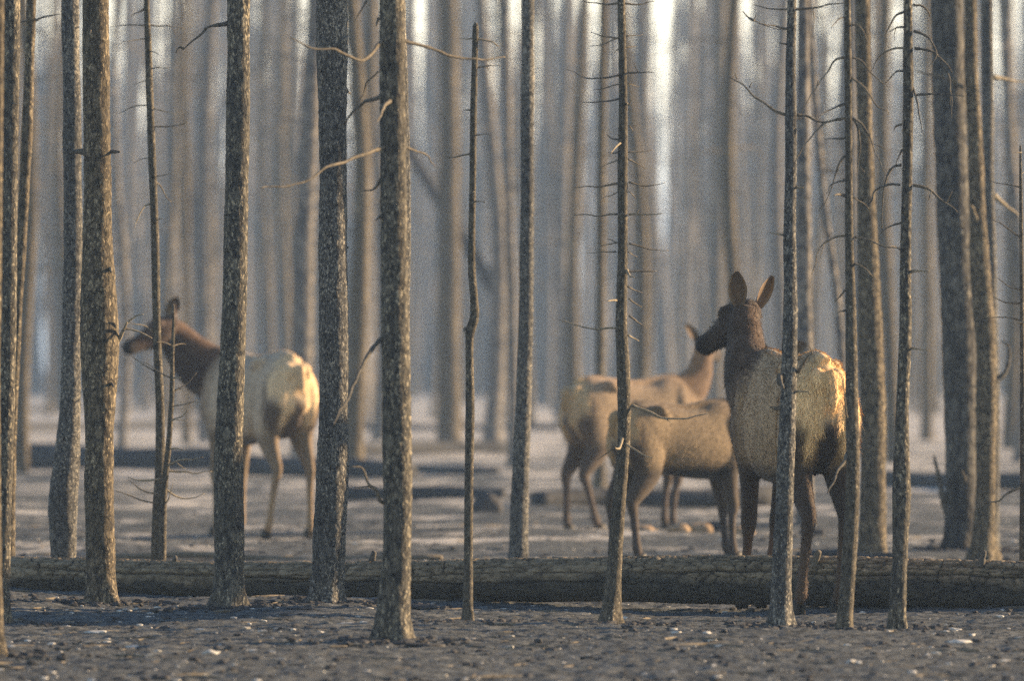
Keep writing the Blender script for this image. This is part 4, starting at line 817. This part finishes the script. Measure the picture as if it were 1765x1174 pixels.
    # ears: cupped leaves
    for (f, u, w, dirv, face, size) in ears:
        base = q(f, u, w); dv_ = np.array(dirv, float); dv_ /= np.linalg.norm(dv_); fv = np.array(face, float); fv -= dv_ * (fv @ dv_); fv /= np.linalg.norm(fv); sv = np.cross(dv_, fv)
        n, k = 16, 13; Vv = []; Cv = []
        for side in (0, 1):
            for i in range(n):
                t_ = i / (n - 1); hw = size * (.17 * (1 - t_) + .0) ** 1 * 0 + size * .27 * (math.sin(math.pi * min(1, (t_ * .86 + .10))) ** .75)
                for j in range(k):
                    a = (j / (k - 1) - .5) * 2; cup = (1 - .55 * t_) * .95
                    off_f = -size * .16 * (1 - (a * a)) * cup - (size * .045 if side else 0) * (1 - a * a)
                    pt = base + dv_ * (t_ * size - .02) + sv * (a * hw) + fv * (off_f + size * .06 * cup)
                    Vv.append(pt); inner = side == 0
                    Cv.append(np.array((.16, .105, .06)) * (1 - .45 * t_) if inner else np.array(pal['head']) * (1.2 - .5 * t_))
                    if inner and abs(a) > .7: Cv[-1] = np.array((.22, .14, .07))
        Fv = []
        for side in (0, 1):
            for i in range(n - 1):
                for j in range(k - 1):
                    a_ = side * n * k + i * k + j; fc = (a_, a_ + 1, a_ + k + 1, a_ + k); Fv.append(fc if side == 0 else fc[::-1])
        for i in range(n - 1):
            for j in (0, k - 1):
                a_ = i * k + j; b_ = n * k + i * k + j; Fv.append((a_, a_ + k, b_ + k, b_))
        for j in range(k - 1): a_ = (n - 1) * k + j; b_ = a_ + n * k; Fv.append((a_, a_ + 1, b_ + 1, b_))
        Vl.append(np.array(Vv)); Cl.append(np.array(Cv)); Fl += [tuple(x + off for x in f_) for f_ in Fv]; mat_i += [0] * len(Fv); off += len(Vv)
    for sg in (-1, 1):
        V, F = lump_arrays((0, 0, 0), (1, 1, 1), 3, 2); V = V / np.linalg.norm(V, axis=1)[:, None] * .021 + q(.105, .012, .066 * sg)
        Vl.append(V); Cl.append(np.tile((.01, .01, .01), (len(V), 1))); Fl += [tuple(x + off for x in f_) for f_ in F]; mat_i += [1] * len(F); off += len(V)
    for hf in feet:
        for dy in (-.016, .018):
            V, F = loft([(x, y + dy, z, a * .52, b) for x, y, z, a, b in hf], (1, 0, 0), 12, 8)
            Vl.append(V); Cl.append(np.tile((.02, .02, .02), (len(V), 1))); Fl += [tuple(x + off for x in f_) for f_ in F]; mat_i += [2] * len(F); off += len(V)
    body = mesh_np('body', np.vstack(Vl), Fl, [COAT, EYE, HOOF], parent=root)
    body.data.polygons.foreach_set('material_index', mat_i)
    def setcol(o, C_):
        at = o.data.color_attributes.new('coat', 'FLOAT_COLOR', 'POINT'); at.data.foreach_set('color', np.c_[C_, np.ones(len(C_))].astype(np.float32).ravel())
    setcol(body, np.vstack(Cl))
    # short hair standing on the skin
    r = np.random.default_rng(seed + 5); idx = r.integers(0, nb, fur); P0 = Vb[idx] + r.normal(0, .005, (fur, 3)); Nn = Nb[idx]
    flow = np.tile(np.array([-.85, 0, -.55]), (fur, 1)); hi = P0[:, 2] > 1.25; isneck = (P0[:, 0] > .5); flow[isneck] = np.array([-.25, 0, -1.0])
    leg = P0[:, 2] < .75; flow[leg] = np.array([0, 0, -1.0]); rear = (P0[:, 0] < -.55) & ~leg; flow[rear] = np.array([-.35, 0, -1.0])
    flow = flow - Nn * (flow * Nn).sum(1)[:, None]; flow /= np.linalg.norm(flow, axis=1)[:, None] + 1e-6
    flow += r.normal(0, .22, (fur, 3))
    cl = vnoise(P0 * 22, seed + 31)[:, None]; lift = .12 + .10 * cl + .06 * r.random((fur, 1))
    ln = np.where(leg, .010, np.where(isneck, .021, np.where(rear, .022, .017)))[:, None] * fur_len * (.6 + .8 * r.random((fur, 1))) * (1 + .35 * cl)
    sd = np.cross(flow, Nn); sd /= np.linalg.norm(sd, axis=1)[:, None] + 1e-6
    tip = P0 + (flow + Nn * lift) * ln; wv = sd * .0022
    Vf = np.stack([P0 - wv - Nn * .003, P0 + wv - Nn * .003, tip], 1).reshape(-1, 3); Ff = np.arange(fur * 3).reshape(-1, 3)
    Cf = Cb[idx] * (.65 + .75 * r.random((fur, 1))); fo = mesh_np('fur', Vf, Ff, FUR, parent=root, smooth=False); setcol(fo, np.repeat(Cf, 3, axis=0))
    tag(root, label, 'elk')
    return root

Z = (0, 0, 0, 0)
# the big cow seen from behind, stepping over the log, head turned away to the left
build_elk('largest elk seen from behind with cream rump, standing over the charred log, looking left', 1363, 1050, 90 + 15, 1.0,
          neck=[(.61, .06, 1.27, .12, .19), (.70, .04, 1.40, .105, .145), (.755, .03, 1.52, .09, .11), (.79, .01, 1.60, .078, .09)], nbase=[(.30, .03, 1.14, .12, .19), (.47, .045, 1.14, .125, .23)],
          head=((.80, .01, 1.60), (.88, .42, -.32), (.2, .05, 1)),
          ears=[(-.045, .03, .085, (-.05, .08, 1.0), (-.97, .20, .2), .195), (-.045, .035, -.07, (-.10, -.46, 1.0), (-.75, -.6, .3), .19)],
          legs=[(.42, -.09, .12, -.04), (.42, .0, .12, 0), (.0, .03, -.02, .0), (.03, .02, 0, .0)], pal=PAL, voxel=.009, fur=90000, seed=1, hip=.74, width=.75, thick=1.12, lat=.88)
build_elk('pale elk with dark neck at the left, head stretched towards a twig', 441, 925, 180 - 61, 1.03,
          neck=[(.58, .12, 1.24, .13, .215), (.62, .24, 1.35, .11, .175), (.63, .34, 1.46, .095, .14), (.62, .42, 1.54, .082, .11)],
          head=((.60, .43, 1.575), (-.04, 1.0, -.30), (0, .3, 1)),
          ears=[(-.03, .05, .055, (.55, -.15, .8), (.0, .9, .2), .19), (-.05, .045, -.05, (-.35, -.28, 1.0), (-.5, .3, 0), .19)],
          legs=[(0, 0, 0, 0), (.0, .02, 0, 0), (.08, .05, .02, .02), (-.02, -.02, 0, 0)], pal=PAL_PALE, voxel=.012, fur=30000, seed=2, hip=.92, width=.92)
build_elk('brown calf in profile behind the bristling sapling, its head hidden by the largest elk', 1176, 966, 35, .78,
          neck=[(.64, 0, 1.32, .10, .15), (.78, -.02, 1.48, .085, .115), (.90, -.03, 1.63, .075, .09), (.97, -.04, 1.72, .07, .08)],
          head=((.99, -.04, 1.74), (.65, .76, -.1), (0, 0, 1)),
          ears=[(-.04, .03, .06, (-.75, .52, .42), (-.3, -.8, .3), .24), (-.04, .03, -.06, (.75, -.52, .42), (-.3, -.8, .3), .24)],
          legs=[(.14, 0, .07, 0), (.03, 0, .01, 0), (-.05, 0, -.03, 0), (.04, 0, .02, 0)], pal=PAL_CALF, voxel=.013, fur=26000, seed=3, belly=.93, width=.9, thick=1.28)
build_elk('farthest elk with a pale rump, facing right behind the calf, its neck raised', 1092, 915, 33, .89,
          neck=[(.62, 0, 1.27, .115, .17), (.71, 0, 1.40, .095, .13), (.74, 0, 1.53, .082, .10), (.76, 0, 1.64, .075, .085)],
          head=((.77, 0, 1.66), (.80, .60, -.1), (0, 0, 1)),
          ears=[(-.04, .03, .06, (-.45, .25, .8), (.2, -.9, .1), .20), (-.04, .03, -.06, (.5, -.5, .8), (.4, -.8, .1), .20)],
          legs=[(-.03, 0, 0, 0), (-.10, 0, -.05, 0), (-.04, 0, 0, 0), (.14, 0, .03, 0)], pal=PAL_HIND, voxel=.013, fur=22000, seed=4, belly=.92, width=.92, thick=1.15)

# ------------------------------------------------------------------ haze: smoke hanging in the burnt forest
def haze():
    x0, x1, y0, y1, z0, z1 = -720, 720, -70, 2420, -1.4, 41.0
    V = [(x, y, z) for x in (x0, x1) for y in (y0, y1) for z in (z0, z1)]
    F = [(0, 1, 3, 2), (4, 6, 7, 5), (0, 4, 5, 1), (2, 3, 7, 6), (0, 2, 6, 4), (1, 5, 7, 3)]
    m = bpy.data.materials.new('smoke'); m.use_nodes = True; nt = m.node_tree; nt.nodes.clear()
    out = nt.nodes.new('ShaderNodeOutputMaterial'); v = nt.nodes.new('ShaderNodeVolumePrincipled')
    v.inputs['Color'].default_value = (.42, .64, 1.0, 1); v.inputs['Density'].default_value = HAZE_DENSITY; v.inputs['Anisotropy'].default_value = .1
    nt.links.new(v.outputs[0], out.inputs['Volume'])
    o = mesh_np('haze', V, F, m, smooth=False); tag(o, 'thin pale smoke filling the burnt forest', 'haze', kind='stuff')
haze()
